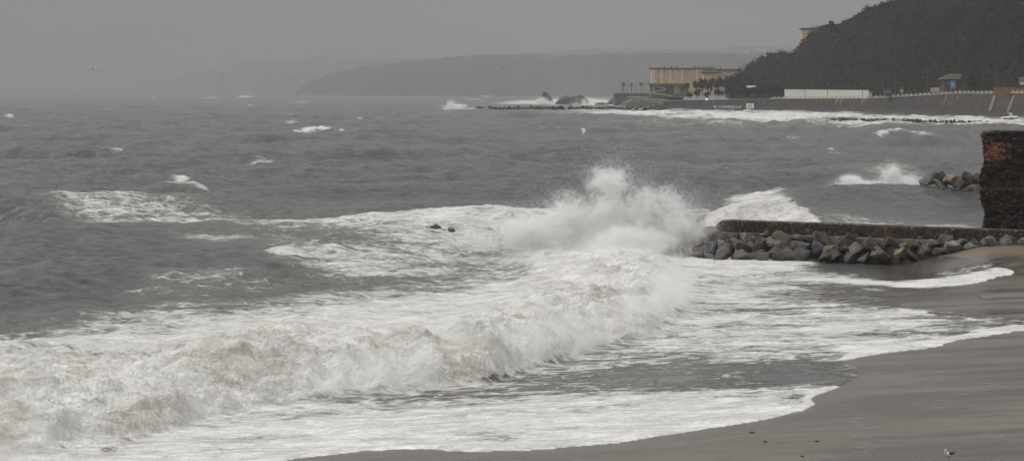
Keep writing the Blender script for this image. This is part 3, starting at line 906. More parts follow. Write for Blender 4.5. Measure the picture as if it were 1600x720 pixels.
TENS = ['', '', 'twenty', 'thirty', 'forty', 'fifty', 'sixty', 'seventy', 'eighty']
ORD = [ORD0[k] if k < 40 else (TENS[(k + 1) // 10] + ('-' + ORD0[(k + 1) % 10 - 1] if (k + 1) % 10 else 'ieth')).replace('tyieth', 'tieth').replace('yieth', 'ieth') for k in range(85)]

rr = random.Random(21)
toe_a = [-4, 0, 3.6, 9, 14.7, 20, 24, 34]
toe_q = [8.2, 8.2, 7.6, 5.6, 3.6, 2.6, 2.2, 2.0]
rowname = ['top row under the jetty wall', 'second jetty row down', 'third jetty row down', 'fourth jetty row down', 'fifth jetty row down', 'outermost jetty row']
picks = ['mid grey', 'mid grey', 'dark grey', 'reddish brown', 'reddish brown', 'pale grey', 'brown', 'mid grey', 'slate grey', 'tan', 'pale grey', 'brown']
recs = []
for ri in range(6):
    a = -3.2 + 0.5 * (ri % 2)
    while a < 33:
        qt = float(np.interp(a, toe_a, toe_q))
        nrow = max(2, int(round(qt / 1.3)))
        size = rr.choice([rr.uniform(0.58, 0.78), rr.uniform(0.75, 1.05), rr.uniform(0.95, 1.32)]) * float(np.interp(a, [-4, 8, 18, 26, 33], [1.12, 1.08, 0.98, 0.76, 0.8]))
        if ri < nrow:
            f = (ri + 0.25) / nrow
            qv = 0.9 + (qt - 0.9) * f + rr.uniform(-0.25, 0.25)
            ztop = float(np.interp(a, [-4, -2, 0, 15, 24, 33], [1.2, 1.7, 2.05, 1.95, 2.15, 2.3]))
            p = jet(a, qv, 0)
            zlow = max(0.05, float(beach_z(p[0], p[1])) + 0.10)
            zv = ztop + (zlow - ztop) * f ** 0.9
            if zv < zlow: zv = zlow
            if a < 0 and ri == 0: zv -= 0.3
            sx, sy, sz_ = size * rr.uniform(0.95, 1.35), size * rr.uniform(0.8, 1.05), size * rr.uniform(0.68, 0.95)
            recs.append((ri, a, (p[0], p[1], zv), (sx, sy, sz_), rr.choice(picks)))
        a += size * rr.uniform(1.30, 1.62)
# a few behind the head of the wall
for a, qv, zv, s_ in ((-1.6, -0.9, 2.0, 0.95), (-2.8, 0.4, 1.5, 0.9), (-3.6, -1.6, 0.7, 0.9), (-4.6, 1.6, 0.3, 0.9)):
    recs.append((6, a, jet(a, qv, zv), (s_ * 1.1, s_, s_ * 0.85), rr.choice(picks)))
cnt = {}
for rec in recs:
    cnt.setdefault(rec[0], []).append(rec)
for ri, lst in cnt.items():
    lst.sort(key=lambda r: r[1])
    for k, (_, a, loc, size, tone) in enumerate(lst):
        big = 'large' if size[0] > 1.1 else 'medium' if size[0] > 0.85 else 'small'
        if ri == 6:
            lab = f'{big} {tone} boulder, {ORD[k]} from the sea around the jetty head'
        else:
            lab = f'{big} {tone} boulder, {ORD[k]} from the sea in the {rowname[ri]}'
        rock(loc, size, tone, lab, 'boulders heaped along the jetty', rr)
# the yellowish stone low on the slope
p = on_beach(1389, 390)
rock(jet(19.4, 3.2, 1.15), (0.75, 0.6, 0.5), 'tan', 'small yellowish boulder, brightest on the jetty slope, low beside the sand', 'boulders heaped along the jetty', rr).color = (0.36, 0.28, 0.15, 1)

# rocks in the surf
for px, py, s_, sz_, lab in ((680, 366, 0.9, 1.0, 'dark pointed rock awash in the foam, tallest of the surf rocks'), (690, 367, 0.45, 0.5, 'small dark rock awash between the two ends of the surf rocks'),
                             (704, 367, 0.65, 0.7, 'dark rock awash in the foam at the landward end of the surf rocks')):
    x, y = ground(px, py)
    o = rock((x, y, 0.40), (s_ * 1.7, s_, sz_ * 0.8), 'dark grey', lab, 'rocks awash in the surf', rr, 'sea_rock')
    o['category'] = 'rock'; o.color = (0.06, 0.06, 0.062, 1); o.rotation_euler = (0.15, 0.1, rr.uniform(0, 6.28))

# groyne of big rocks behind the jetty
k = 0
gy = []
for i in range(11):
    px = 1449 + i * 11.5
    for lv in (0, 1):
        if lv == 1 and i in (10,):
            continue
        Y = 298 - i * 0.8 + lv * 1.6
        x = (px + rr.uniform(-4, 4) + lv * 4 - PX0) / F * Y
        gy.append((x, Y, 0.8 + lv * 1.75 + rr.uniform(-0.2, 0.2), lv))
nlow = nup = 0
for x, Y, z_, lv in gy:
    s_ = rr.uniform(1.25, 1.75)
    kidx = nup if lv else nlow
    if lv: nup += 1
    else: nlow += 1
    tone = rr.choice(['tan', 'brown', 'mid grey']) if lv else rr.choice(['brown', 'dark grey', 'reddish brown'])
    rock((x, Y, z_), (s_ * 1.25, s_, s_ * 0.85), tone, f'{tone} boulder, {ORD[kidx]} from the sea in the groyne\'s {"upper" if lv else "lower"} course', 'boulders of the groyne', rr)

# ------------------------------------------------------------------ far breakwaters: the larger stones are things, the small fill is one mass
def breakwater(pxa, pxb, pya, pyb, hgt, n, lab_end, group, s0, tone_pool, fill_label):
    Pa, Pb = ground(pxa, pya), ground(pxb, pyb)
    mass = MB()
    L = math.hypot(Pb[0] - Pa[0], Pb[1] - Pa[1])
    for i in range(n):
        f = (i + 0.5) / n
        x = Pa[0] + (Pb[0] - Pa[0]) * f; y = Pa[1] + (Pb[1] - Pa[1]) * f
        tone = rr.choice(tone_pool)
        s_ = s0 * rr.uniform(0.8, 1.25)
        ends = min(1, 0.4 + 5 * min(f, 1 - f))
        rock((x + rr.uniform(-.3, .3), y + rr.uniform(-1, 1), hgt * 0.42 * ends + rr.uniform(-0.15, 0.2) * hgt), (s_ * 1.75 * L / n / 3.6, s_, s_ * 0.8), tone,
             f'{tone} boulder, {ORD[i]} from {lab_end}', group, rr)


breakwater(1292, 1548, 190.0, 194.5, 2.7, 60, 'the seaward end of the low breakwater', 'boulders of the low breakwater', 1.25, ['dark grey', 'dark grey', 'brown'], None)
breakwater(742, 1052, 172.6, 172.8, 4.2, 72, 'the seaward tip of the long far breakwater', 'boulders of the long breakwater', 2.3, ['dark grey', 'brown', 'dark grey', 'reddish brown'], None)


def seastack(pts, Y, lab, depth=14):
    """craggy rock with the given outline"""
    xs = np.linspace(pts[0][0], pts[-1][0], 25)
    top = np.interp(xs, [p[0] for p in pts], [p[1] for p in pts])
    vs, fs = [], []
    nj = 9
    for j in range(nj):
        t = j / (nj - 1)
        prof = math.sin(math.pi * t) ** 0.6
        for i, px in enumerate(xs):
            x, y_, zt = at(px, top[i], Y)
            zt = max(zt, 0.0)
            jit = mnoise.noise(Vector((i * 0.7, j * 0.9, Y * 0.01))) * 0.22
            vs.append((x, Y + (t - 0.5) * depth, -1 + (zt + 1) * prof * (1 + jit * (prof < 0.99))))
    n = len(xs)
    for j in range(nj - 1):
        for i in range(n - 1):
            fs.append((j * n + i, j * n + i + 1, (j + 1) * n + i + 1, (j + 1) * n + i))
    o = pyobj('sea_rock', vs, fs, M_crag)
    tag(o, lab, 'rock')


M_crag = plain('sea_crag_stone', (0.085, 0.083, 0.078), 0.75, 0.45, 0.25, 0.8)
seastack([(843, 160), (845, 152), (848, 144.5), (853, 143.5), (858, 149), (862, 153), (866, 160)], 2600, 'tall pointed sea rock standing behind the far breakwater')
seastack([(868, 160), (876, 152), (884, 149), (892, 152), (900, 151), (906, 148), (913, 152), (921, 159), (924, 162)], 2540, 'long craggy sea rock with two humps behind the far breakwater')
seastack([(930, 162), (936, 160), (944, 160.5), (952, 163)], 2500, 'low flat sea rock between the two-humped rock and the palm terrace')
seastack([(946, 163), (956, 153), (966, 150), (976, 153), (984, 163)], 2480, 'rounded rock at the foot of the palm terrace')

# ------------------------------------------------------------------ jetty wall and masonry wall
m_jet, nt, out = new_mat('rusty_rubble_concrete')
pos = nd(nt, 'ShaderNodeNewGeometry').outputs['Position']
vo = nd(nt, 'ShaderNodeTexVoronoi', {'Vector': pos, 'Scale': 3.4, 'Randomness': 1.0}, feature='F1')
ve = nd(nt, 'ShaderNodeTexVoronoi', {'Vector': pos, 'Scale': 3.4, 'Randomness': 1.0}, feature='DISTANCE_TO_EDGE')
n1 = noise(nt, pos, 0.6, 6.0, 0.6)
cs = nd(nt, 'ShaderNodeSeparateColor', {0: vo.outputs['Color']})
c = mixc(nt, cs.outputs[0], (0.024, 0.016, 0.012), (0.115, 0.070, 0.042))
c = mixc(nt, mrange(nt, cs.outputs[1], 0.80, 0.95, 0.0, 0.8), c, (0.20, 0.155, 0.11))
c = mixc(nt, mrange(nt, ve.outputs['Distance'], 0.0, 0.10, 0.75, 0.0), c, (0.022, 0.017, 0.014))
c = mixc(nt, mrange(nt, n1, 0.45, 0.7, 0.0, 0.5), c, (0.055, 0.030, 0.024))
bp = nd(nt, 'ShaderNodeBump', {'Height': mrange(nt, ve.outputs['Distance'], 0.0, 0.2), 'Strength': 0.9, 'Distance': 0.08})
b = nd(nt, 'ShaderNodeBsdfPrincipled', {'Base Color': c, 'Roughness': 0.75, 'Normal': bp.outputs[0]})
nt.links.new(b.outputs[0], out.inputs['Surface'])
M_cap = plain('jetty_cap_concrete', (0.115, 0.095, 0.080), 0.7, 0.4, 1.2, 0.05)
M_ledge = plain('ledge_concrete', (0.20, 0.165, 0.125), 0.75, 0.4, 1.5, 0.04)
root = empty('jetty_wall', jet(0, 0, 0))
tag(root, 'low rust brown rubble wall running along the jetty top to the tall wall', 'wall')


def jetty_section(name, q0, q1, z0, z1, mat_, a0=0.0, a1=48.0, n=150, rnd=True, jitter=0.05, tilt=0.0):
    vs, fs = [], []
    o0 = Vector(jet(0, 0, 0))
    for i in range(n + 1):
        t = i / n
        a = a0 + (a1 - a0) * t
        drop = 0.55 * max(0, 1 - (a - a0) / 0.9) ** 2 if rnd else 0
        j = lambda k: jitter * mnoise.noise(Vector((a * 1.3, k * 7.0, q0)))
        zt = z1 - drop + tilt * a
        for kq, (qv, zv) in enumerate(((q1, z0), (q1 + j(1), zt - 0.10 + j(2)), (q1 - 0.10, zt + j(3)), (q0 + 0.10, zt + j(4)), (q0, zt - 0.10), (q0, z0))):
            vs.append(Vector(jet(a, qv, zv)) - o0)
    k = 6
    for i in range(n):
        for c_ in range(k):
            fs.append((i * k + c_, i * k + (c_ + 1) % k, (i + 1) * k + (c_ + 1) % k, (i + 1) * k + c_))
    fs.append(tuple(range(k))); fs.append(tuple(n * k + c_ for c_ in range(k))[::-1])
    o = pyobj(name, vs, fs, mat_, root)
    bm = bmesh.new(); bm.from_mesh(o.data); bmesh.ops.recalc_face_normals(bm, faces=bm.faces); bm.to_mesh(o.data); bm.free()
    return o


jetty_section('parapet', -0.9, 0.55, -2.0, 3.47, m_jet, tilt=0.0)
jetty_section('footing_ledge', 0.56, 0.74, -1.0, 2.30, M_ledge, a0=0.6, n=90, rnd=False, jitter=0.08)

# tall dark masonry wall at the end of the jetty
WX0, WX1, WY, WZ0, WZ1 = 43.95, 62.0, 179.2, 2.6, 12.32
m_mas, nt, out = new_mat('weathered_rubble_masonry')
pos = nd(nt, 'ShaderNodeNewGeometry').outputs['Position']
ms = vscale(nt, pos, (2.1, 2.1, 3.0))
vo = nd(nt, 'ShaderNodeTexVoronoi', {'Vector': ms, 'Scale': 1.0, 'Randomness': 0.9}, feature='F1')
ve = nd(nt, 'ShaderNodeTexVoronoi', {'Vector': ms, 'Scale': 1.0, 'Randomness': 0.9}, feature='DISTANCE_TO_EDGE')
cs = nd(nt, 'ShaderNodeSeparateColor', {0: vo.outputs['Color']})
n1 = noise(nt, pos, 0.7, 6.0, 0.65); n2 = noise(nt, pos, 3.2, 6.0, 0.65)
c = mixc(nt, cs.outputs[0], (0.012, 0.010, 0.009), (0.050, 0.038, 0.030))
c = mixc(nt, mrange(nt, cs.outputs[2], 0.90, 0.99, 0.0, 0.75), c, (0.13, 0.06, 0.04))
c = mixc(nt, mrange(nt, cs.outputs[1], 0.90, 0.99, 0.0, 0.7), c, (0.14, 0.115, 0.095))
c = mixc(nt, mrange(nt, ve.outputs['Distance'], 0.0, 0.10, 0.8, 0.0), c, (0.010, 0.008, 0.007))
c = mixc(nt, mrange(nt, n1, 0.52, 0.72, 0.0, 0.6), c, (0.012, 0.010, 0.009))
s3 = nd(nt, 'ShaderNodeSeparateXYZ', {0: pos})
# exposed orange brick near the top corner
ex = mth(nt, 'SUBTRACT', 1.0, mth(nt, 'ABSOLUTE', mth(nt, 'MULTIPLY', mth(nt, 'SUBTRACT', s3.outputs['X'], 45.2), 0.80)))
ez = mth(nt, 'SUBTRACT', 1.0, mth(nt, 'ABSOLUTE', mth(nt, 'MULTIPLY', mth(nt, 'SUBTRACT', s3.outputs['Z'], 10.55), 1.05)))
em = mth(nt, 'ADD', mth(nt, 'MINIMUM', ex, ez), mth(nt, 'ADD', mth(nt, 'MULTIPLY', mth(nt, 'SUBTRACT', n2, 0.5), 2.4), mth(nt, 'MULTIPLY', mth(nt, 'SUBTRACT', n1, 0.5), 2.2)))
patch = mrange(nt, em, 0.12, 0.24)
brick = mixc(nt, mrange(nt, n2, 0.35, 0.65), (0.13, 0.052, 0.030), (0.33, 0.145, 0.080))
brick = mixc(nt, mrange(nt, ve.outputs['Distance'], 0.0, 0.08, 0.7, 0.0), brick, (0.05, 0.03, 0.022))
c = mixc(nt, mth(nt, 'MULTIPLY', patch, 0.92), c, brick)
# pale course half way up
bandz = mth(nt, 'ABSOLUTE', mth(nt, 'SUBTRACT', s3.outputs['Z'], 7.05))
band = mth(nt, 'MULTIPLY', mrange(nt, bandz, 0.05, 0.16, 1.0, 0.0), mrange(nt, n2, 0.42, 0.6))
c = mixc(nt, mth(nt, 'MULTIPLY', band, 0.75), c, (0.125, 0.085, 0.06))
bp = nd(nt, 'ShaderNodeBump', {'Height': mth(nt, 'ADD', mrange(nt, ve.outputs['Distance'], 0.0, 0.25), mth(nt, 'MULTIPLY', n2, 0.6)), 'Strength': 0.9, 'Distance': 0.14})
b = nd(nt, 'ShaderNodeBsdfPrincipled', {'Base Color': c, 'Roughness': 0.85, 'Normal': bp.outputs[0]})
nt.links.new(b.outputs[0], out.inputs['Surface'])
root = empty('masonry_wall', (WX0, WY, WZ0))
tag(root, 'tall dark ruined masonry wall with an orange brick patch near its top', 'wall')
nz, nx, ny = 110, 150, 30
vs, fs = [], []
per = [(WX0 + (5.0 - 5.0 * i / ny) * 0.30, WY + 5.0 - 5.0 * i / ny) for i in range(ny)] + [(WX0 + (WX1 - WX0) * i / nx, WY) for i in range(nx + 1)]
for j in range(nz + 1):
    zt = WZ0 + (WZ1 - WZ0) * j / nz
    for i, (x, y) in enumerate(per):
        if i <= ny:
            ed = 0.42 * mnoise.noise(Vector((0.0, 0.4 * y, zt * 0.55))) + 0.26 * mnoise.noise(Vector((3.0, y, zt * 1.9))) + 0.12 * mnoise.noise(Vector((9.0, y * 2, zt * 4.5)))
            ed += -0.32 * math.exp(-((zt - 6.8) / 1.2) ** 2) + 0.25 * math.exp(-((zt - 11.9) / 0.8) ** 2) * 0
            x = x + ed
        d = 0.20 * (mnoise.noise(Vector((x * 1.7, 0.3, zt * 2.1)))) + 0.10 * mnoise.noise(Vector((x * 4.5, 2.3, zt * 5.5)))
        if i >= ny:
            y = y - d
        zz_ = zt + (0.10 * mnoise.noise(Vector((x * 0.9, 1.7, 0))) + 0.05 * mnoise.noise(Vector((x * 3, 1.7, 0))) if j == nz else 0)
        vs.append((x - WX0, y - WY, zz_ - WZ0))
npz = len(per)
for j in range(nz):
    for i in range(npz - 1):
        fs.append((j * npz + i, j * npz + i + 1, (j + 1) * npz + i + 1, (j + 1) * npz + i))
k = len(vs)
vs.append((WX1 - WX0, 5.0, WZ1 - WZ0))
top = [nz * npz + i for i in range(npz)]
fs.append(tuple(top + [k]))
pyobj('stone_face', vs, fs, m_mas, root)
M_coping = plain('coping_stone', (0.055, 0.045, 0.040), 0.85, 0.4, 2.0, 0.05)
mb = MB()
mb.box(1.9, 0.22, WZ1 - WZ0 + 0.03, WX1 - WX0, 4.9, WZ1 - WZ0 + 0.12)
mb.build('coping', M_coping, root)

# ------------------------------------------------------------------ far shore: promenade, sea wall, hill
PL = [(1040, 1800, 159), (1070, 1777, 157.0), (1225, 1640, 154.5), (1300, 1565, 154.5), (1360, 1500, 154.0), (1420, 1430, 150.5), (1500, 1330, 146.0), (1530, 1292, 146.5), (1600, 1200, 146.0), (1720, 1060, 146.0), (1900, 900, 146)]
plx = np.array([p[0] for p in PL]); plY = np.array([p[1] for p in PL]); plz = np.array([H - (p[2] - PY0) / F * (p[1] + 14) for p in PL])


def prom(px, back=0.0):
    """point on top of the sea wall at image column px; back = metres further inland"""
    Y = float(np.interp(px, plx, plY)) + 14 + back
    return ((px - PX0) / F * Y, Y, float(np.interp(px, plx, plz)))


m_rev, nt, out = new_mat('stained_misty_revetment')
pos = nd(nt, 'ShaderNodeNewGeometry').outputs['Position']
st = noise(nt, vscale(nt, pos, (0.45, 0.45, 0.025)), 1.0, 5.0, 0.7)
bl = noise(nt, vscale(nt, pos, (0.03, 0.03, 0.05)), 1.0, 4.0)
c = mixc(nt, mrange(nt, st, 0.35, 0.65), (0.022, 0.021, 0.021), (0.052, 0.047, 0.044))
c = mixc(nt, mrange(nt, st, 0.60, 0.72, 0.0, 0.7), c, (0.20, 0.18, 0.165))
st2 = noise(nt, vscale(nt, pos, (0.22, 0.22, 0.05), 0, (7, 3, 0)), 1.0, 3.0, 0.5)
zz1 = nd(nt, 'ShaderNodeSeparateXYZ', {0: pos}).outputs['Z']
c = mixc(nt, mth(nt, 'MULTIPLY', mrange(nt, st2, 0.60, 0.66, 0.0, 0.6), mrange(nt, zz1, 5.0, 10.0)), c, (0.26, 0.24, 0.22))
c = mixc(nt, mrange(nt, zz1, 4.5, 0.5, 0.0, 0.55), c, (0.10, 0.098, 0.095))  # sea mist at the wall foot, painted in as a paler tone
sx = nd(nt, 'ShaderNodeSeparateXYZ', {0: pos}).outputs['X']
red = mth(nt, 'MULTIPLY', mrange(nt, sx, 292, 335), mrange(nt, st, 0.4, 0.6, 0.2, 0.9))
c = mixc(nt, red, c, (0.095, 0.048, 0.036))
b = nd(nt, 'ShaderNodeBsdfPrincipled', {'Base Color': c, 'Roughness': 0.8})
nt.links.new(b.outputs[0], out.inputs['Surface'])
M_white = plain('white_paint', (0.74, 0.72, 0.68), 0.6, 0.10, 0.6)
M_cream = plain('cream_balustrade_paint', (0.62, 0.56, 0.46), 0.65, 0.14, 0.8)
root = empty('sea_wall', prom(1300))
org = Vector(prom(1300))
tag(root, 'long dark sloping sea wall with a pale balustrade along the far promenade', 'wall')
pxs = np.linspace(1046, 1900, 150)
vs, fs = [], []
for px in pxs:
    x, y, zt = prom(px)
    Yb = float(np.interp(px, plx, plY))
    run = np.interp(px, [1046, 1200, 1360, 1600], [4, 6, 12, 14])
    for (yy, zv) in ((y - run, -2.0), (y - run * 0.9, 0.5), (y - 0.4, zt - 0.6), (y - 0.7, zt - 0.55), (y - 0.7, zt), (y + 0.4, zt), (y + 0.4, -2)):
        sh = (y - 0.4 - yy) * 0.55 if px > 1200 else 0        # the slope's ribs lean in plan as the wall turns
        vs.append((x + (yy - y) * x / y - org.x, yy - org.y, zv - org.z))
k = 7
for i in range(len(pxs) - 1):
    for c_ in range(k - 1):
        fs.append((i * k + c_, (i + 1) * k + c_, (i + 1) * k + c_ + 1, i * k + c_ + 1))
pyobj('revetment', vs, fs, m_rev, root)
# balustrade rail and posts
for nm, z0, hh, wd in (('rail', 0.95, 0.30, 0.5), ('plinth', 0.0, 0.42, 0.6)):
    mb = MB()
    pts = [Vector(prom(px)) - org for px in np.linspace(1204, 1900, 90)]
    for a, b_ in zip(pts[:-1], pts[1:]):
        mb.obox(a + Vector((0, 0, z0)), b_ + Vector((0, 0, z0)), wd, hh)
    mb.build(nm, M_cream, root)
pm = None
for px in np.arange(1210, 1610, 6.9):
    p = Vector(prom(px)) - org
    if pm is None:
        mb = MB(); mb.box(-0.36, -0.42, 0, 0.36, 0.42, 1.9); mb.box(-0.5, -0.55, 1.9, 0.5, 0.55, 2.1)
        o = mb.build('balustrade_post', M_cream, root); pm = o
    else:
        o = pm.copy(); COL.objects.link(o); o.parent = root
    o.location = p
# painted lettering and notice board on the wall
fc_ = bpy.data.curves.new('lettering', 'FONT')
fc_.body = 'EL CHORRILLO'
fc_.size = 4.0; fc_.extrude = 0.06; fc_.space_character = 1.08; fc_.align_x = 'LEFT'; fc_.offset = 0.05
tmp = bpy.data.objects.new('tmp', fc_); COL.objects.link(tmp)
bpy.context.view_layer.update()
tme = bpy.data.meshes.new_from_object(tmp.evaluated_get(bpy.context.evaluated_depsgraph_get()))
COL.objects.unlink(tmp); bpy.data.objects.remove(tmp)
lo = link('lettering', tme, M_white, root)
wx = max(v.co.x for v in tme.vertices)
pa, pb = Vector(prom(1115)), Vector(prom(1158))
dirv = (pb - pa); dirv.z = 0
Lw = dirv.length
lo.scale = (Lw / wx, 0.72, 1)
bz_ = H - (168.5 - PY0) / F * (pa.y - 5)
lo.location = Vector((pa.x * (pa.y - 5.5) / pa.y, pa.y - 5.5, bz_)) - org
lo.rotation_euler = (R(90), 0, math.atan2(dirv.y, dirv.x))
pa, pb = Vector(prom(1166)), Vector(prom(1178))
bd = empty('notice_board', (pa.x * (pa.y - 5.8) / pa.y, pa.y - 5.8, H - (170 - PY0) / F * (pa.y - 5.8)), math.atan2(pb.y - pa.y, pb.x - pa.x))
tag(bd, 'white rectangular notice board with grey print on the dark sea wall', 'sign')
L = (pb - pa).length
M_grey = plain('grey_print', (0.30, 0.30, 0.31), 0.6, 0.2, 1.0)
mb = MB(); mb.box(0, -0.15, 0, L, 0.15, 4.6); mb.build('panel', M_white, bd)
for fx in (0.30, 0.58):
    mb = MB(); mb.box(L * fx, -0.17, 1.2, L * (fx + 0.14), -0.153, 3.6); mb.build('printed_figure', M_grey, bd)

# stairs painted white on the slope
for pxt, pxb, lab in ((1555, 1546, 'pale concrete ramp strip on the sea wall, the one nearer the tall trees'), (1585, 1575, 'pale concrete ramp strip on the sea wall, the one nearer the frame edge')):
    xt = at(pxt, 150, prom(pxt)[1] - 1.2); xb = at(pxb, 174, float(np.interp(pxb, plx, plY)) + 1.2)
    a, b_ = Vector(xt), Vector(xb)
    mb = MB()
    n_ = Vector((1.25, 0.0, 0.0)); u = Vector((0, -0.45, 0.30))
    vs = [a - n_, a + n_, b_ + n_, b_ - n_]
    vs += [p + u for p in vs]
    mb.add(vs, [(0, 1, 2, 3), (4, 7, 6, 5), (0, 4, 5, 1), (1, 5, 6, 2), (2, 6, 7, 3), (3, 7, 4, 0)])
    o = mb.build('ramp_strip', M_white)
    tag(o, lab, 'ramp', 'pale ramp strips on the sea wall')

# promenade deck and ground behind it up to the hill foot
M_deck = plain('promenade_paving', (0.20, 0.19, 0.175), 0.8, 0.2, 0.2)
vs, fs = [], []
for px in np.linspace(1046, 1900, 60):
    a = prom(px, 0.3); b_ = prom(px, 120)
    vs += [(a[0], a[1], a[2] - 0.08), (b_[0], b_[1], a[2] - 0.05)]
for i in range(59):
    fs.append((2 * i, 2 * i + 2, 2 * i + 3, 2 * i + 1))
o = pyobj('promenade', vs, fs, M_deck); tag(o, 'paved promenade behind the sea wall', 'promenade', kind='structure')

# the strip of sand and shingle under the far wall
M_shing = plain('far_shingle', (0.11, 0.10, 0.09), 0.8, 0.3, 0.1)

# hill
HR = [(1140, 122), (1152, 113), (1160, 106), (1172, 97), (1185, 90), (1198, 83), (1210, 79.5), (1220, 78), (1230, 80.5), (1238, 82), (1246, 75), (1253, 64), (1262, 54), (1270, 46), (1280, 40), (1290, 37), (1300, 35),
      (1308, 37), (1318, 31), (1332, 25), (1345, 18), (1355, 10), (1365, 6), (1385, 1), (1410, -4), (1500, -22), (1600, -38), (1750, -50), (1900, -40)]
hrx = np.array([p[0] for p in HR], float); hry = np.array([p[1] for p in HR], float)
nu, nvv = 330, 90
pxs = np.linspace(1140, 1900, nu)
vs = []
HN = []
for j in range(nvv):
    t = j / (nvv - 1)
    for i, px in enumerate(pxs):
        base = prom(px, float(np.interp(px, [1140, 1225, 1300], [150, 110, 34])))
        Yr = base[1] + float(np.interp(px, [1140, 1235, 1300, 1600], [150, 190, 210, 230]))
        ry = float(np.interp(px, hrx, hry)) + 3.2 * mnoise.noise(Vector((px * 0.13, 0, 0))) + 1.0 * mnoise.noise(Vector((px * 0.4, 3, 0)))
        zr = H - (ry - PY0) / F * Yr - 3.0
        if t <= 0.72:
            s_ = t / 0.72
            Y = base[1] + (Yr - base[1]) * s_
            z_ = base[2] - 0.5 + (zr - base[2]) * (0.72 * s_ + 0.28 * s_ ** 0.55)
            x = (px - PX0) / F * Y
            gul = mnoise.fractal(Vector((x * 0.018, Y * 0.018, 0)), 0.8, 2.0, 5)
            z_ += (gul * 19.0 * math.sin(math.pi * min(1, s_ * 1.0)) ** 0.8 + 5.0 * mnoise.noise(Vector((x * 0.09, Y * 0.09, 4)))) * min(1, 4 * s_)
            if s_ > 0.7:
                # stay under the sight line to the skyline
                lim = H + (zr - H) / Yr * Y - 1.0
                z_ = min(z_, lim)
        else:
            s_ = (t - 0.72) / 0.28
            Y = Yr + 260 * s_
            x = (px - PX0) / F * Y
            z_ = zr + (s_ * 10 if px > 1300 else -30 * s_)
            if s_ > 0: z_ = min(z_, H + (zr - H) / Yr * Y - 6 * s_)
        vs.append((x, Y, z_))
fs = []
for j in range(nvv - 1):
    for i in range(nu - 1):
        fs.append((j * nu + i, j * nu + i + 1, (j + 1) * nu + i + 1, (j + 1) * nu + i))
m_hill, nt, out = new_mat('hillside_scrub_soil')
pos = nd(nt, 'ShaderNodeNewGeometry').outputs['Position']
n1 = noise(nt, pos, 0.035, 6.0, 0.65, 0.5); n2 = noise(nt, pos, 0.22, 6.0, 0.65)
c = mixc(nt, mrange(nt, n2, 0.35, 0.65), (0.007, 0.0075, 0.0065), (0.019, 0.0185, 0.016))
c = mixc(nt, mrange(nt, n1, 0.56, 0.74, 0.0, 0.45), c, (0.055, 0.048, 0.040))
bp = nd(nt, 'ShaderNodeBump', {'Height': n2, 'Strength': 1.0, 'Distance': 4.0})
b = nd(nt, 'ShaderNodeBsdfPrincipled', {'Base Color': c, 'Roughness': 0.95, 'Specular IOR Level': 0.1, 'Normal': bp.outputs[0]})
nt.links.new(b.outputs[0], out.inputs['Surface'])
hill = pyobj('hill', vs, fs, m_hill, smooth=True)
tag(hill, 'steep dark scrub covered hill above the promenade', 'hill', kind='structure')
HV = vs

# scrub on the hill: leaf clumps, one mass
m_leaf, nt, out = new_mat('scrub_leaves')
pos = nd(nt, 'ShaderNodeNewGeometry').outputs['Position']
n1 = noise(nt, pos, 0.11, 4.0, 0.6); n2 = noise(nt, pos, 0.9, 3.0, 0.6)
c = mixc(nt, mrange(nt, n1, 0.3, 0.7), (0.005, 0.006, 0.005), (0.016, 0.016, 0.013))
c = mixc(nt, mrange(nt, n2, 0.5, 0.75, 0.0, 0.5), c, (0.038, 0.034, 0.027))
hx_ = nd(nt, 'ShaderNodeSeparateXYZ', {0: pos}).outputs['X']
c = mixc(nt, mrange(nt, hx_, 330.0, 215.0, 0.0, 0.75), c, mixc(nt, n1, (0.030, 0.030, 0.026), (0.056, 0.052, 0.045)))  # distance haze put into the leaf colour: paler towards the far spur
c = mixc(nt, mrange(nt, noise(nt, pos, 0.021, 5.0, 0.6, 0.8), 0.48, 0.60, 0.0, 0.75), c, mixc(nt, n2, (0.026, 0.024, 0.021), (0.062, 0.055, 0.046)))
b = nd(nt, 'ShaderNodeBsdfPrincipled', {'Base Color': c, 'Roughness': 0.85, 'Specular IOR Level': 0.15})
nt.links.new(b.outputs[0], out.inputs['Surface'])
hv = np.array(HV).reshape(nvv, nu, 3)
rg = np.random.default_rng(5)


def leaf_cloud(centers, radii, per, size, rg, up=0.25):
    """random leaf quads around centres -> verts, faces arrays"""
    n = len(centers) * per
    c = np.repeat(np.asarray(centers), per, 0); r = np.repeat(np.asarray(radii), per, 0)
    d = rg.normal(size=(n, 3)); d /= np.linalg.norm(d, axis=1, keepdims=True)
    rad = rg.random((n, 1)) ** 0.45
    p = c + d * rad * r * np.array([1, 1, 0.8])
    a = rg.normal(size=(n, 3)); a /= np.linalg.norm(a, axis=1, keepdims=True)
    b_ = np.cross(a, rg.normal(size=(n, 3))); b_ /= np.linalg.norm(b_, axis=1, keepdims=True)
    s_ = size * (0.6 + 0.8 * rg.random((n, 1)))
    V = np.stack([p + a * s_, p + b_ * s_ * 0.6, p - a * s_, p - b_ * s_ * 0.6], 1).reshape(-1, 3)
    Fc = np.arange(n * 4).reshape(-1, 4)
    return V, Fc


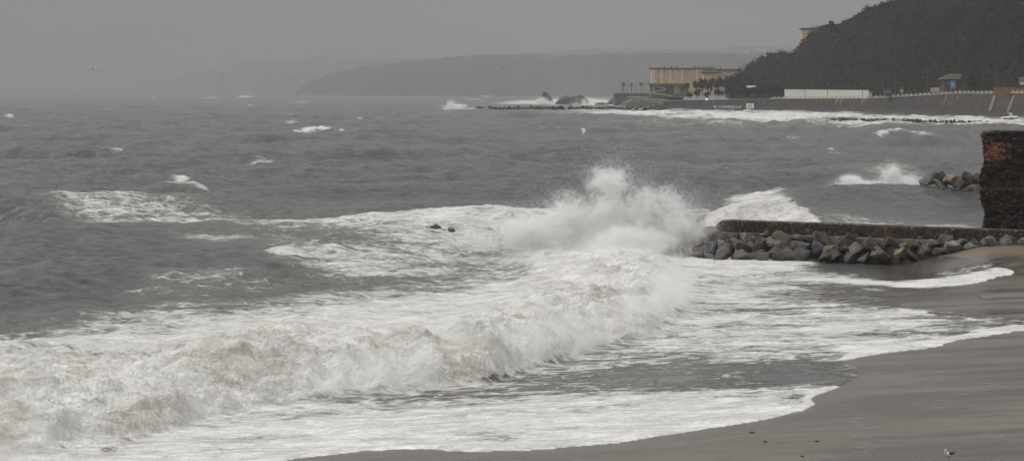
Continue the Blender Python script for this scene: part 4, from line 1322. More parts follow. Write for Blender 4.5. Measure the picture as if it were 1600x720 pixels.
jj = rg.integers(2, int(nvv * 0.74), 5200); ii_ = rg.integers(0, nu - 1, 5200)
vis = pxs[ii_] < 1680
cen = hv[jj, ii_][vis] + rg.normal(size=(vis.sum(), 3)) * np.array([2, 2, 0.3])
rad = (1.0 + 2.2 * rg.random((len(cen), 1)) ** 2)
V, Fc = leaf_cloud(cen, rad, 26, 0.62, rg)
jr = np.full(500, int(nvv * 0.72)); ir = rg.integers(0, int(nu * 0.62), 500)
cen2 = hv[jr, ir] + rg.normal(size=(500, 3)) * np.array([1.5, 6, 0.5]) + np.array([0, 0, 1.0])
V2, F2 = leaf_cloud(cen2, 1.0 + 4.6 * rg.random((500, 1)) ** 3, 44, 0.6, rg)
V = np.concatenate([V, V2]); Fc = np.concatenate([Fc, F2 + len(Fc) * 4])
me = bpy.data.meshes.new('scrub')
me.from_pydata(V.tolist(), [], Fc.tolist())
o = link('scrub', me, m_leaf); tag(o, 'dark scrub and bushes covering the hillside', 'scrub', kind='stuff')

# trees -----------------------------------------------------------------
M_bark = plain('tree_bark', (0.060, 0.048, 0.038), 0.9, 0.3, 1.0)
m_tree, nt, out = new_mat('tree_leaves')
pos = nd(nt, 'ShaderNodeNewGeometry').outputs['Position']
n1 = noise(nt, pos, 0.35, 4.0, 0.6)
c = mixc(nt, mrange(nt, n1, 0.3, 0.7), (0.007, 0.009, 0.008), (0.022, 0.026, 0.022))
b = nd(nt, 'ShaderNodeBsdfPrincipled', {'Base Color': c, 'Roughness': 0.85, 'Specular IOR Level': 0.15})
nt.links.new(b.outputs[0], out.inputs['Surface'])


def tree_protos():
    out_ = []
    for k in range(4):
        rg_ = np.random.default_rng(40 + k)
        cs_ = []
        for i in range(14):
            a = rg_.random() * 6.28; r_ = rg_.random() ** 0.6 * 0.40
            cs_.append((r_ * math.cos(a), r_ * math.sin(a), 0.62 + rg_.normal() * 0.13))
        V, Fc = leaf_cloud(np.array(cs_), 0.15 + 0.14 * rg_.random((14, 1)), 60, 0.055, rg_)
        me = bpy.data.meshes.new('crown'); me.from_pydata(V.tolist(), [], Fc.tolist()); me.materials.append(m_tree)
        mb = MB()
        mb.tube([(0, 0, -0.02), (0.01, 0, 0.25), (0.02, 0.01, 0.5)], [0.035, 0.026, 0.016], 6)
        for i in range(5):
            c_ = cs_[i * 2]
            mb.tube([(0.012, 0, 0.32 + 0.03 * i), (c_[0] * 0.5, c_[1] * 0.5, 0.48), c_], [0.016, 0.011, 0.004], 5)
        mt = bpy.data.meshes.new('trunk'); mt.from_pydata(mb.v, [], mb.f); mt.materials.append(M_bark)
        out_.append((me, mt))
    return out_


TP = tree_protos()


def tree(px, pyb, pyt, Y, wpx, k, label, group=None, cat='tree', name='tree'):
    x, y_, zb_ = at(px, pyb, Y)
    hh = (pyb - pyt) / F * Y
    root = empty(name, (x, y_, zb_), rr.uniform(0, 6.28))
    wd = wpx / F * Y / 0.95
    root.scale = (wd, wd, hh / 0.92)
    tag(root, label, cat, group)
    for nm, me_ in (('crown', TP[k % 4][0]), ('trunk', TP[k % 4][1])):
        o = bpy.data.objects.new(nm, me_); COL.objects.link(o); o.parent = root
    return root


TG = 'trees along the promenade'
for i, (px, pyb, pyt, Y, wpx, lab) in enumerate((
        (1073, 143, 129, 1990, 10, 'small dark tree in front of the low flat-roofed block under the apartments'),
        (1088, 146, 127, 1960, 10, 'narrow dark tree before the middle of the long yellow apartment building'),
        (1098, 150, 122, 1930, 16, 'broad clipped dark tree, first of the row hiding the apartment building'),
        (1110, 150, 122, 1925, 15, 'broad clipped dark tree, second of the row hiding the apartment building'),
        (1122, 150, 118.5, 1920, 17, 'tallest dark tree right before the short yellow block with brown roof'),
        (1135, 150, 120, 1910, 18, 'wide dark tree under the row of attic windows'),
        (1147, 150, 121, 1900, 17, 'wide dark tree at the end of the apartments, against the hill'),
        (1158, 152, 119, 1880, 18, 'dark bushy tree where the hill meets the apartments'),
        (1171, 153, 118, 1850, 14, 'slim dark palm-like tree rising behind the white kiosk roof'),
        (1089, 155, 140, 1830, 14, 'low dark bush by the white vehicle on the promenade'),
        (1078, 157, 144, 1830, 12, 'low dark bush at the seaward end of the promenade wall'),
        (1105, 156, 143, 1815, 10, 'small dark tree beside the lit headlight'),
        (1122, 155, 138, 1810, 18, 'low dark tree above the first letters on the sea wall'),
        (1138, 155, 137, 1800, 18, 'low dark tree above the last letters on the sea wall'),
        (1153, 155, 138, 1785, 18, 'low dark tree just left of the white notice board'),
        (1166, 156, 136, 1770, 18, 'dark tree directly above the white notice board'),
        (1180, 157, 134, 1755, 18, 'dark tree just past the white notice board'),
        (1193, 157, 132, 1745, 20, 'large dark tree halfway between the notice board and the white boundary wall'),
        (1207, 158, 133, 1735, 18, 'large dark tree second from the white boundary wall'),
        (1220, 160, 134, 1722, 12, 'dark tree leaning over the end of the white boundary wall'),
        (1300, 48, 31.5, 1790, 12, 'small wind-bent tree alone on the hill skyline'))):
    tree(px, pyb, pyt, Y if (i == 20 or i < 9) else prom(px)[1] + 8 + (i % 3) * 7, wpx, i, lab, TG if i < 20 else None)
tree(1521, 147, 119, 1335, 19, 2, 'dark round tree on the promenade in front of the brown house', None)

# palms on the terrace
m_palm = plain('palm_fronds', (0.035, 0.040, 0.030), 0.8, 0.3, 0.8)


def palm(px, pyb, pyt, Y, label):
    x, y_, zb_ = at(px, pyb, Y)
    hh = (pyb - pyt) / F * Y
    root = empty('palm_tree', (x, y_, zb_))
    tag(root, label, 'palm tree', 'palms on the terrace')
    mb = MB(); mb.tube([(0, 0, -0.3), (0.12, 0, hh * 0.45), (0.05, 0, hh * 0.80)], [0.42, 0.32, 0.36], 7)
    mb.build('trunk', M_bark, root)
    vs, fs = [], []
    r_ = hh * 0.29
    for i in range(34):
        a = i * 2.4; el = rr.uniform(-0.7, 1.2)
        prev = None
        for s_ in range(6):
            t = s_ / 5
            e = el - 1.4 * t
            rad_ = r_ * t * math.cos(el * 0.6)
            zz_ = hh * 0.82 + r_ * (t * math.sin(el) - 0.55 * t * t)
            wv = 0.34 * (1 - t * 0.75)
            cx, cy = rad_ * math.cos(a), rad_ * math.sin(a)
            vs += [(cx - wv * math.sin(a), cy + wv * math.cos(a), zz_), (cx + wv * math.sin(a), cy - wv * math.cos(a), zz_ - 0.1)]
            if prev is not None:
                fs.append((prev, prev + 1, len(vs) - 1, len(vs) - 2))
            prev = len(vs) - 2
    pyobj('crown', vs, fs, m_palm, root)


palm(974.5, 145.5, 127.0, 2330, 'fan palm on the terrace, nearest the open sea')
palm(986.5, 145.5, 128.0, 2330, 'fan palm on the terrace, middle of the three')
palm(1002.5, 145.5, 127.0, 2330, 'fan palm on the terrace, nearest the apartments')
M_pole = plain('lamp_pole_metal', (0.10, 0.10, 0.105), 0.5, 0.1, 1.0)


def lamp(px, pyb, pyt, Y, label, group, r_=0.16, arm=True):
    x, y_, zb_ = at(px, pyb, Y)
    hh = (pyb - pyt) / F * Y
    root = empty('street_lamp', (x, y_, zb_))
    tag(root, label, 'lamp post', group)
    mb = MB(); mb.tube([(0, 0, -0.2), (0, 0, hh * 0.5), (0, 0, hh)], [r_ * 1.3, r_, r_ * 0.8], 6)
    mb.build('pole', M_pole, root)
    mb = MB()
    if arm:
        mb.tube([(0, 0, hh - 0.1), (0.6, 0, hh + 0.15), (1.3, 0, hh + 0.15)], [0.07, 0.07, 0.06], 5)
        mb.box(1.1, -0.16, hh + 0.02, 1.9, 0.16, hh + 0.2)
    else:
        mb.tube([(0, 0, hh), (0, 0, hh + 0.35), (0, 0, hh + 0.7)], [0.22, 0.42, 0.2], 8)
    mb.build('lamp_head', M_pole, root)


for px, pt, lab in ((970, 128, 'thin dark lamp post at the seaward end of the palm terrace'), (973, 124.5, 'taller thin lamp post just behind the seaward palm'), (980, 126, 'thin lamp post between the seaward and middle palms'),
                    (994.5, 125.5, 'thin lamp post between the middle and landward palms'), (1008, 129, 'thin lamp post just past the landward palm'), (1014.5, 128.5, 'thin lamp post beside the corner of the apartments')):
    lamp(px, 145.5, pt, 2335, lab, 'lamp posts on the palm terrace', 0.22, False)
for px, pb_, pt, Y, lab in ((1260, 153, 118, 1640, 'tall grey lamp post behind the white boundary wall'), (1399, 151, 117, 1462, 'tall grey lamp post between the grey kiosk and the pale cabinet'),
                            (1449, 148, 112, 1410, 'tall grey lamp post beside the white hoarding'), (1556, 145, 103, 1270, 'tall grey lamp post in front of the orange wall'),
                            (1505.5, 146, 122, 1322, 'dark pole by the blue sign in front of the brown house')):
    lamp(px, pb_, pt, Y, lab, 'lamp posts on the promenade', 0.17)

# ------------------------------------------------------------------ far buildings
M_yel = plain('ochre_render', (0.68, 0.52, 0.30), 0.85, 0.10, 0.12)
M_pale = plain('pale_render', (0.70, 0.60, 0.43), 0.85, 0.12, 0.3)
M_greyw = plain('grey_render', (0.47, 0.42, 0.35), 0.85, 0.12, 0.2)
M_roof = plain('dark_roof_tile', (0.085, 0.060, 0.050), 0.9, 0.2, 0.5)
M_win = plain('window_glass', (0.25, 0.205, 0.155), 0.35, 0.3, 0.4)
M_winl = plain('window_shutter', (0.50, 0.48, 0.44), 0.6, 0.15, 0.4)
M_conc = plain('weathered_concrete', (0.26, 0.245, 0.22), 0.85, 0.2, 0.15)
M_concd = plain('dark_concrete', (0.115, 0.110, 0.105), 0.85, 0.25, 0.15)  # even dark grey for slabs, retaining walls and the kiosk


def pbox(root, name, x0, y0, x1, y1, Y, depth, mat_, off=(0, 0, 0)):
    a = at(x0, y1, Y); b_ = at(x1, y0, Y)
    mb = MB(); mb.box(a[0] - off[0], Y - off[1], a[2] - off[2], b_[0] - off[0], Y + depth - off[1], b_[2] - off[2])
    return mb.build(name, mat_, root)


YB = 2360.0
o0 = at(1018, 146, YB)
root = empty('apartment_building', o0)
tag(root, 'long ochre apartment building with pale bays and a dark roof edge', 'building')
pbox(root, 'wall', 1018, 108, 1100, 146, YB, 16, M_yel, o0)
pbox(root, 'roof', 1015.5, 106.4, 1119, 107.9, YB - 2.5, 22, M_roof, o0)
pbox(root, 'wall', 1100.05, 107.95, 1119, 146, YB + 5, 14, M_yel, o0)
for x in (1018.6, 1032, 1045, 1063.5, 1087):
    pbox(root, 'stair_bay', x, 108.3, x + (7 if x < 1020 else 4.2), 131.5, YB - 1.6, 1.59, M_pale, o0)
wcols = [1021.5, 1024.3, 1028.5, 1038, 1041.5, 1051, 1055, 1059.5, 1070, 1074.5, 1079, 1083.5, 1093, 1096.8]
for i, x in enumerate(wcols):
    for f in range(5):
        if rr.random() < 0.42:
            continue
        dy = 108.6 + f * 4.6
        dep = 1.75 if x < 1026 else 0.12
        pbox(root, 'window', x - 0.65, dy + 0.9, x + 0.65, dy + 3.0, YB - dep, 0.1, M_win if rr.random() < 0.7 else M_winl, o0)
for x in (1038.5, 1049, 1057, 1086, 1091, 1099, 1106, 1112):
    pbox(root, 'chimney', x - 0.7, 103.6 + rr.uniform(-0.5, 0.5), x + 0.7, 106.35, YB + 5, 2, M_roof, o0)
YC = 2290.0
o1 = at(1098, 150, YC)
root = empty('apartment_building', o1)
tag(root, 'short ochre block with a brown roof, lower, set before the long apartments', 'building')
pbox(root, 'wall', 1099, 115, 1126, 146, YC, 12, M_yel, o1)
pbox(root, 'roof', 1097.5, 112.8, 1128, 114.9, YC - 1.5, 15, M_roof, o1)
for i in range(5):
    pbox(root, 'window', 1103 + i * 4.6, 117, 1104.6 + i * 4.6, 119.5, YC - 0.12, 0.1, M_win, o1)
YD = 2330.0
o2 = at(1119, 150, YD)
root = empty('apartment_building', o2)
tag(root, 'greyish apartment block with a row of dark attic windows beside the hill', 'building')
pbox(root, 'wall', 1119.2, 110, 1160, 150, YD, 14, M_greyw, o2)
pbox(root, 'roof', 1118, 108.2, 1161, 109.9, YD - 1.5, 17, M_roof, o2)
for i in range(8):
    for f in (0, 1):
        pbox(root, 'window', 1122 + i * 4.7, 110.6 + f * 6.2, 1124.2 + i * 4.7, 113.2 + f * 6.2, YD - 0.12, 0.1, M_win, o2)
for x in (1126, 1154.5, 1157):
    pbox(root, 'chimney', x - 0.8, 104.6, x + 0.8, 108.1, YD + 4, 2, M_roof, o2)
# terrace building with ramps below the apartments
YE = 2300.0
o3 = at(1014, 160, YE)
root = empty('terrace_building', o3)
tag(root, 'grey terrace building with a flat slab roof and zigzag ramps below the apartments', 'building')
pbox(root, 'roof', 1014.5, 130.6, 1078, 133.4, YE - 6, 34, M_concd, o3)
pbox(root, 'wall', 1017, 133.5, 1076, 152, YE + 6, 18, M_conc, o3)
pbox(root, 'wall', 1055, 135.0, 1064, 146, YE + 5, 0.98, M_yel, o3)
pbox(root, 'doorway', 1041, 137, 1053, 147, YE + 5.8, 0.15, M_concd, o3)
for x in (1016.5, 1020.5, 1053.2, 1056):
    pbox(root, 'column', x, 133.5, x + 1.1, 147, YE - 3, 1.4, M_pale if x > 1018 else M_concd, o3)
for (xa, ya, xb, yb) in ((1020, 134.8, 1040, 139.2), (1016, 145.8, 1040, 140.6), (1022, 146.6, 1048, 150.8)):
    a, b_ = Vector(at(xa, ya, YE - 2)) - Vector(o3), Vector(at(xb, yb, YE - 2)) - Vector(o3)
    mb = MB(); mb.obox(a, b_, 2.5, 1.1); mb.build('ramp', M_pale, root)
# palm terrace retaining wall
YT = 2320.0
o4 = at(962, 164, YT)
root = empty('terrace_wall', o4)
tag(root, 'long grey stone retaining wall with a pale ledge under the palms', 'wall')
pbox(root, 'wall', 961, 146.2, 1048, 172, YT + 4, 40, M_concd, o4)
pbox(root, 'ledge', 960, 145.2, 1050, 147.0, YT + 3, 42, M_conc, o4)
pbox(root, 'ledge', 980, 151.3, 1066, 152.6, YT - 4, 7.9, M_pale, o4)
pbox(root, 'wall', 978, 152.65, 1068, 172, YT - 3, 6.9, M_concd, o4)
# rubble slope under it
seastack([(968, 165), (974, 158), (985, 154), (1000, 153), (1020, 153.5), (1040, 155), (1052, 160), (1060, 168), (1062, 172)], 2200, 'grey rubble mound at the foot of the palm terrace wall', 30)
# link wall from the terrace to the promenade
YK = 1840.0
o5 = at(1030, 172, YK)
root = empty('retaining_wall', o5)
tag(root, 'dark stepped wall joining the palm terrace to the lettered sea wall', 'wall')
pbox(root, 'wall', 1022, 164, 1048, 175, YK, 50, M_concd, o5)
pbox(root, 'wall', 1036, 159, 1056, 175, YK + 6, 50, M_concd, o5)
pbox(root, 'parapet', 1036, 156.6, 1056, 158.9, YK + 6, 1.2, M_conc, o5)

# tower block peeping over the hill
YH = 2150.0
o6 = at(1253, 70, YH)
root = empty('tower_block', o6)
tag(root, 'pale tower block with a dark overhanging roof behind the hilltop', 'building')
pbox(root, 'wall', 1253.2, 46, 1272, 80, YH, 12, M_yel, o6)
pbox(root, 'roof', 1251.5, 44.2, 1274, 45.9, YH - 1.5, 15, M_roof, o6)
for f in range(4):
    pbox(root, 'window', 1256, 49 + f * 5, 1258.4, 51.5 + f * 5, YH - 0.12, 0.1, M_winl, o6)

# white boundary wall on the promenade
pa, pb = Vector(prom(1226, 8)), Vector(prom(1358, 8))
zA = pa.z; hA = (152.5 - 137.0) / F * pa.y; hB = (152.5 - 137.2) / F * pb.y
root = empty('boundary_wall', (pa.x, pa.y, zA - 0.6), math.atan2(pb.y - pa.y, pb.x - pa.x))
tag(root, 'long white panelled boundary wall standing above the sea wall', 'wall')
L = (pb - pa).length
m_panel, nt, out = new_mat('white_sheet_panels')
tco = nd(nt, 'ShaderNodeTexCoord').outputs['Object']
gm = nd(nt, 'ShaderNodeNewGeometry').outputs['Position']
lines = nd(nt, 'ShaderNodeTexWave', {'Vector': tco, 'Scale': 0.22, 'Distortion': 0.0}, bands_direction='Z')
c = mixc(nt, mrange(nt, lines.outputs['Fac'], 0.0, 0.15, 0.35, 0.0), (0.70, 0.68, 0.635), (0.50, 0.48, 0.45))
c = mixc(nt, mrange(nt, noise(nt, gm, 0.12, 5.0), 0.45, 0.75, 0.0, 0.35), c, (0.52, 0.50, 0.46))
b = nd(nt, 'ShaderNodeBsdfPrincipled', {'Base Color': c, 'Roughness': 0.6})
nt.links.new(b.outputs[0], out.inputs['Surface'])
npan = 4
cuts = [0.0, 0.26, 0.53, 0.93, 1.0]
for i in range(4):
    mb = MB()
    x0, x1 = L * cuts[i] + 0.2, L * cuts[i + 1] - 0.2
    h0 = hA + (hB - hA) * cuts[i]; h1 = hA + (hB - hA) * cuts[i + 1]
    mb.add([(x0, -0.2, 0), (x1, -0.2, 0), (x1, 0.2, 0), (x0, 0.2, 0), (x0, -0.2, h0), (x1, -0.2, h1), (x1, 0.2, h1), (x0, 0.2, h0)],
           [(0, 3, 2, 1), (4, 5, 6, 7), (0, 1, 5, 4), (1, 2, 6, 5), (2, 3, 7, 6), (3, 0, 4, 7)])
    mb.build('panel', m_panel, root)
for c_ in cuts:
    mb = MB(); mb.box(L * c_ - 0.25, -0.35, 0, L * c_ + 0.25, 0.3, hA + (hB - hA) * c_ + 0.15); mb.build('post', M_pole, root)
mb = MB(); mb.obox(Vector((0, 0, hA + 0.02)), Vector((L, 0, hB + 0.02)), 0.55, 0.35); mb.build('top_rail', M_pole, root)
mb = MB(); mb.box(0, -0.5, 0, L, -0.21, 1.6); mb.build('base_band', M_cream, root)

# promenade furniture -----------------------------------------------------------------
def sign(px0, py0, px1, py1, pybase, Y, face, label, name='sign', frame=None, cat='sign'):
    c_ = at((px0 + px1) / 2, pybase, Y)
    root = empty(name, c_)
    tag(root, label, cat)
    pbox(root, 'panel', px0, py0, px1, py1, Y, 0.25, face, c_)
    for f in (0.25, 0.75):
        xx = px0 + (px1 - px0) * f
        pbox(root, 'post', xx - 0.35, py1 - 0.01, xx + 0.35, pybase, Y + 0.02, 0.2, M_pole, c_)
    if frame:
        pbox(root, 'frame', px0 - 0.5, py0 - 0.5, px1 + 0.5, py1 + 0.4, Y + 0.26, 0.1, frame, c_)
    return root


M_blue = plain('blue_sign_paint', (0.10, 0.24, 0.48), 0.5, 0.12, 0.3)
M_bluel = plain('light_blue_sign_paint', (0.30, 0.45, 0.62), 0.5, 0.12, 0.3)
s_ = sign(1485, 127.2, 1493, 138.6, 147, 1316, M_blue, 'upright blue information sign on the promenade before the brown house', frame=M_bluel)
c_ = at(1489, 147, 1316)
pbox(s_, 'printed_field', 1487, 129.5, 1491.2, 136.5, 1315.7, 0.28, M_bluel, c_)
s_ = sign(1454, 137.2, 1468, 144.2, 148.5, 1375, M_winl, 'wide pale grey hoarding on short legs left of the blue sign', name='hoarding')
M_bill = plain('billboard_print', (0.20, 0.23, 0.36), 0.5, 0.3, 0.15)
s_ = sign(1592, 121, 1612, 133.8, 146, 1225, M_bill, 'dark blue billboard cut by the frame edge above the orange wall', name='billboard')
c_ = at(1602, 146, 1225)
pbox(s_, 'printed_field', 1594.5, 128.5, 1610, 132.2, 1224.7, 0.28, M_white, c_)

# grey kiosk, pale cabinet with person-high boxes
c_ = at(1389, 150, 1475)
root = empty('kiosk', c_); tag(root, 'small dark grey kiosk behind the balustrade past the white wall', 'kiosk')
pbox(root, 'body', 1383, 139, 1394.5, 151, 1475, 5, M_concd, c_)
pbox(root, 'roof', 1382, 138, 1395.5, 138.95, 1474, 7, M_pole, c_)
pbox(root, 'shutter', 1385, 141, 1392, 146, 1474.8, 0.15, M_conc, c_)
c_ = at(1408, 150, 1455)
root = empty('utility_cabinet', c_); tag(root, 'pale utility cabinet with a small box on a post beside the lamp', 'cabinet')
pbox(root, 'body', 1407.5, 140.2, 1411.5, 145.0, 1455, 1.2, M_winl, c_)
pbox(root, 'body', 1408.2, 136.4, 1410.6, 139.0, 1455, 0.8, M_conc, c_)
pbox(root, 'post', 1405.3, 135, 1406.1, 151, 1455.5, 0.4, M_pole, c_)
c_ = at(1361, 153, 1512)
root = empty('utility_cabinet', c_); tag(root, 'pale cream cabinet at the landward end of the white boundary wall', 'cabinet')
pbox(root, 'body', 1358.5, 144.6, 1362.3, 151, 1512, 1.5, M_winl, c_)
pbox(root, 'lid', 1358.2, 144.0, 1362.6, 144.55, 1511.8, 2.0, M_conc, c_)

# brown house
YN = 1395.0
c_ = at(1500, 147, YN)
root = empty('house', c_); tag(root, 'dark brown house with a low pitched roof at the hill foot', 'house')
M_brown = plain('brown_render', (0.075, 0.058, 0.048), 0.9, 0.25, 0.2)
M_broof = plain('brown_roof_tile', (0.085, 0.064, 0.058), 0.9, 0.25, 0.4)
pbox(root, 'wall', 1476, 123.5, 1536, 149, YN, 14, M_brown, c_)
a, b_ = at(1472, 124, YN - 2), at(1540, 124, YN - 2)
rz_ = at(1500, 115.5, YN + 6)[2]
mb = MB()
v8 = [(a[0], YN - 2, a[2]), (b_[0], YN - 2, b_[2]), (b_[0] - 6, YN + 7, rz_), (a[0] + 7, YN + 7, rz_), (a[0], YN + 16, a[2]), (b_[0], YN + 16, b_[2])]
mb.add([(p[0] - c_[0], p[1] - c_[1], p[2] - c_[2]) for p in v8], [(0, 1, 2, 3), (3, 2, 5, 4), (0, 3, 4), (1, 5, 2), (0, 4, 5, 1)])
mb.build('roof', M_broof, root)
for x in (1479, 1498, 1509, 1529):
    pbox(root, 'window', x, 127, x + 3.5, 132, YN - 0.12, 0.1, M_win, c_)

# orange low wall building at frame edge
M_or = plain('orange_brick_render', (0.34, 0.165, 0.065), 0.85, 0.2, 0.2)
c_ = at(1575, 145, 1235)
root = empty('orange_wall', c_); tag(root, 'low orange brown wall behind the balustrade near the frame edge', 'wall')
pbox(root, 'wall', 1553, 136.8, 1660, 147, 1240, 1.0, M_or, c_)
pbox(root, 'coping', 1552.5, 135.9, 1660, 136.75, 1239.8, 1.4, M_roof, c_)

# white kiosk roof behind trees
c_ = at(1173, 150, 1830)
root = empty('sunshade', c_); tag(root, 'white canopy roof with slanted top among the promenade trees', 'canopy')
a = Vector(at(1167, 138.2, 1830)) - Vector(c_); b_ = Vector(at(1181, 137.8, 1830)) - Vector(c_)
mb = MB()
mb.add([a, b_, b_ + Vector((0, 6, 1.6)), a + Vector((0, 6, 1.6)), a + Vector((1, 0, 1.2)), b_ + Vector((1.5, 0, 0.9)), b_ + Vector((1.5, 6, 2.4)), a + Vector((1, 6, 2.4))],
       [(0, 3, 2, 1), (4, 5, 6, 7), (0, 1, 5, 4), (1, 2, 6, 5), (2, 3, 7, 6), (3, 0, 4, 7)])
mb.build('roof', M_winl, root)
for x in (1167, 1175, 1182):
    pbox(root, 'post', x - 0.25, 133.0, x + 0.25, 151, 1831, 0.3, M_winl, c_)


# cars
m_car = plain('white_car_paint', (0.72, 0.72, 0.72), 0.3, 0.04, 0.5)
m_glass = plain('car_glass', (0.02, 0.02, 0.022), 0.1, 0.1, 0.5)
m_tyre = plain('tyre_rubber', (0.015, 0.015, 0.015), 0.9, 0.1, 2)
m_hl, nt, out = new_mat('lit_headlight')
e = nd(nt, 'ShaderNodeEmission', {'Color': (1.0, 0.96, 0.88, 1), 'Strength': 14.0})
nt.links.new(e.outputs[0], out.inputs['Surface'])


def car(loc, rz, label):
    root = empty('car', loc, rz); tag(root, label, 'car', 'cars on the promenade')
    prof = [(-2.1, .35), (-2.15, .8), (-1.95, 1.0), (-1.2, 1.05), (-0.75, 1.45), (0.9, 1.48), (1.6, 1.05), (2.05, 0.95), (2.15, .55), (2.1, .35)]
    n = len(prof)
    vs = [(x, -0.85, z_) for x, z_ in prof] + [(x, 0.85, z_) for x, z_ in prof]
    fs = [tuple(range(n)), tuple(range(2 * n - 1, n - 1, -1))] + [(i, n + i, n + (i + 1) % n, (i + 1) % n) for i in range(n)]
    pyobj('body', vs, fs, m_car, root)
    for s_ in (-1, 1):
        y_ = 0.853 * s_
        q_ = [(-0.95, y_, 1.05), (0.05, y_, 1.05), (0.05, y_, 1.4), (-0.68, y_, 1.4)]
        q2 = [(0.15, y_, 1.05), (1.4, y_, 1.05), (0.85, y_, 1.4), (0.15, y_, 1.4)]
        pyobj('side_window', q_ + q2, [(0, 1, 2, 3), (4, 5, 6, 7)], m_glass, root)
        for xw in (-1.35, 1.35):
            mb = MB(); mb.tube([(xw, y_ - 0.1, .33), (xw, y_ + 0.02, .33)], [.33, .33], 14)
            w_ = mb.build('wheel', m_tyre, root)
        mb = MB(); mb.tube([(2.06, 0.6 * s_, 0.72), (2.19, 0.6 * s_, 0.72)], [0.22, 0.20], 10)
        mb.build('headlight', m_hl, root)


p = prom(1577, 5)
car((p[0], p[1], p[2] - 0.07), R(-35), 'white car with lit headlights behind the balustrade before the orange wall')
p = prom(1101, 4)
car((p[0], p[1], p[2] - 0.07), R(-30), 'white car with lit headlights among the trees above the lettering')

# ------------------------------------------------------------------ distant headland and town
def ridge(name, pts, Y, depth, mat_, label, rough_=1.0, cat='hills', far_left=0.0):
    Y0 = Y
    xs = np.linspace(pts[0][0], pts[-1][0], 260)
    top = np.interp(xs, [p[0] for p in pts], [p[1] for p in pts])
    vs, fs = [], []
    for i, px in enumerate(xs):
        n_ = rough_ * (1.2 * mnoise.noise(Vector((px * 0.035, Y, 0))) + 0.5 * mnoise.noise(Vector((px * 0.15, Y, 1))))
        Y = Y0 + far_left * max(0.0, 1 - i / 150.0) ** 1.3
        x, y_, zt = at(px, top[i] + n_, Y)
        for (dy, fz) in ((-depth, -0.02), (-depth * 0.7, 0.35), (-depth * 0.3, 0.8), (0, 1.0), (depth, 0.5)):
            kx = (Y + dy) / Y
            zz_ = zt * fz + (mnoise.fractal(Vector((px * 0.02, dy * 0.002, 3)), 0.9, 2, 4) * zt * 0.1 if 0 < fz < 1 else 0)
            vs.append((x * kx, Y + dy, zz_ if fz > 0 else -3))
    for i in range(259):
        for j in range(4):
            fs.append((i * 5 + j, (i + 1) * 5 + j, (i + 1) * 5 + j + 1, i * 5 + j + 1))
    o = pyobj(name, vs, fs, mat_, smooth=True)
    tag(o, label, cat, kind='structure')
    return o


M_head = plain('headland_scrub', (0.040, 0.042, 0.036), 0.95, 0.4, 0.004)
M_far = plain('far_hill_scrub', (0.055, 0.055, 0.052), 0.95, 0.3, 0.003)
ridge('headland', [(455, 147), (480, 130), (515, 116), (560, 105), (610, 99), (680, 92), (730, 86.5), (790, 85), (840, 84.5), (870, 88), (915, 86), (960, 83), (1020, 82.5), (1100, 82), (1200, 84), (1330, 90)], 9800, 600, M_head,
      'long grey headland fading into the haze across the bay', 2.6, far_left=4000.0)
ridge('far_hills', [(120, 146), (230, 132), (330, 108), (360, 98), (420, 94), (480, 90), (530, 91), (600, 92), (700, 92), (820, 86), (900, 79), (970, 75), (1080, 78), (1180, 72), (1260, 76), (1400, 90)], 16500, 900, M_far,
      'faint far hills almost lost in the haze', far_left=14000.0)
# town on the far shore: pale blocks, seen only as a blur
mb = MB()
rt = random.Random(9)
M_town = plain('pale_town_walls', (0.55, 0.545, 0.53), 0.85, 0.15, 0.01)
for i in range(72):
    px = rt.uniform(335, 560) if i < 60 else rt.uniform(860, 1230)
    base = rt.uniform(100, 128) if i < 60 else rt.uniform(74, 80)
    Y = 15500 - rt.uniform(0, 300) if i < 60 else 15600
    hpx = rt.uniform(2, 9) if i < 60 else rt.uniform(1, 3)
    wpx = rt.uniform(3, 12)
    a = at(px, base + 4, Y); b_ = at(px + wpx, base - hpx, Y)
    mb.box(a[0], Y, a[2], b_[0], Y + 40, b_[2])
o = mb.build('distant_town', M_town)
tag(o, 'pale distant town blurred by haze beyond the headland', 'town', kind='stuff')


# ------------------------------------------------------------------ gulls
M_gw = plain('gull_white_feathers', (0.78, 0.77, 0.75), 0.8, 0.06, 6.0)
M_gd = plain('gull_dark_feathers', (0.030, 0.029, 0.029), 0.75, 0.3, 6.0)
M_gg = plain('gull_grey_feathers', (0.26, 0.26, 0.27), 0.75, 0.12, 6.0)
M_gb = plain('gull_beak_yellow', (0.62, 0.40, 0.06), 0.5, 0.1, 6.0)
M_gl = plain('gull_leg', (0.42, 0.33, 0.16), 0.6, 0.1, 6.0)
GM = [M_gw, M_gd, M_gg, M_gb, M_gl]


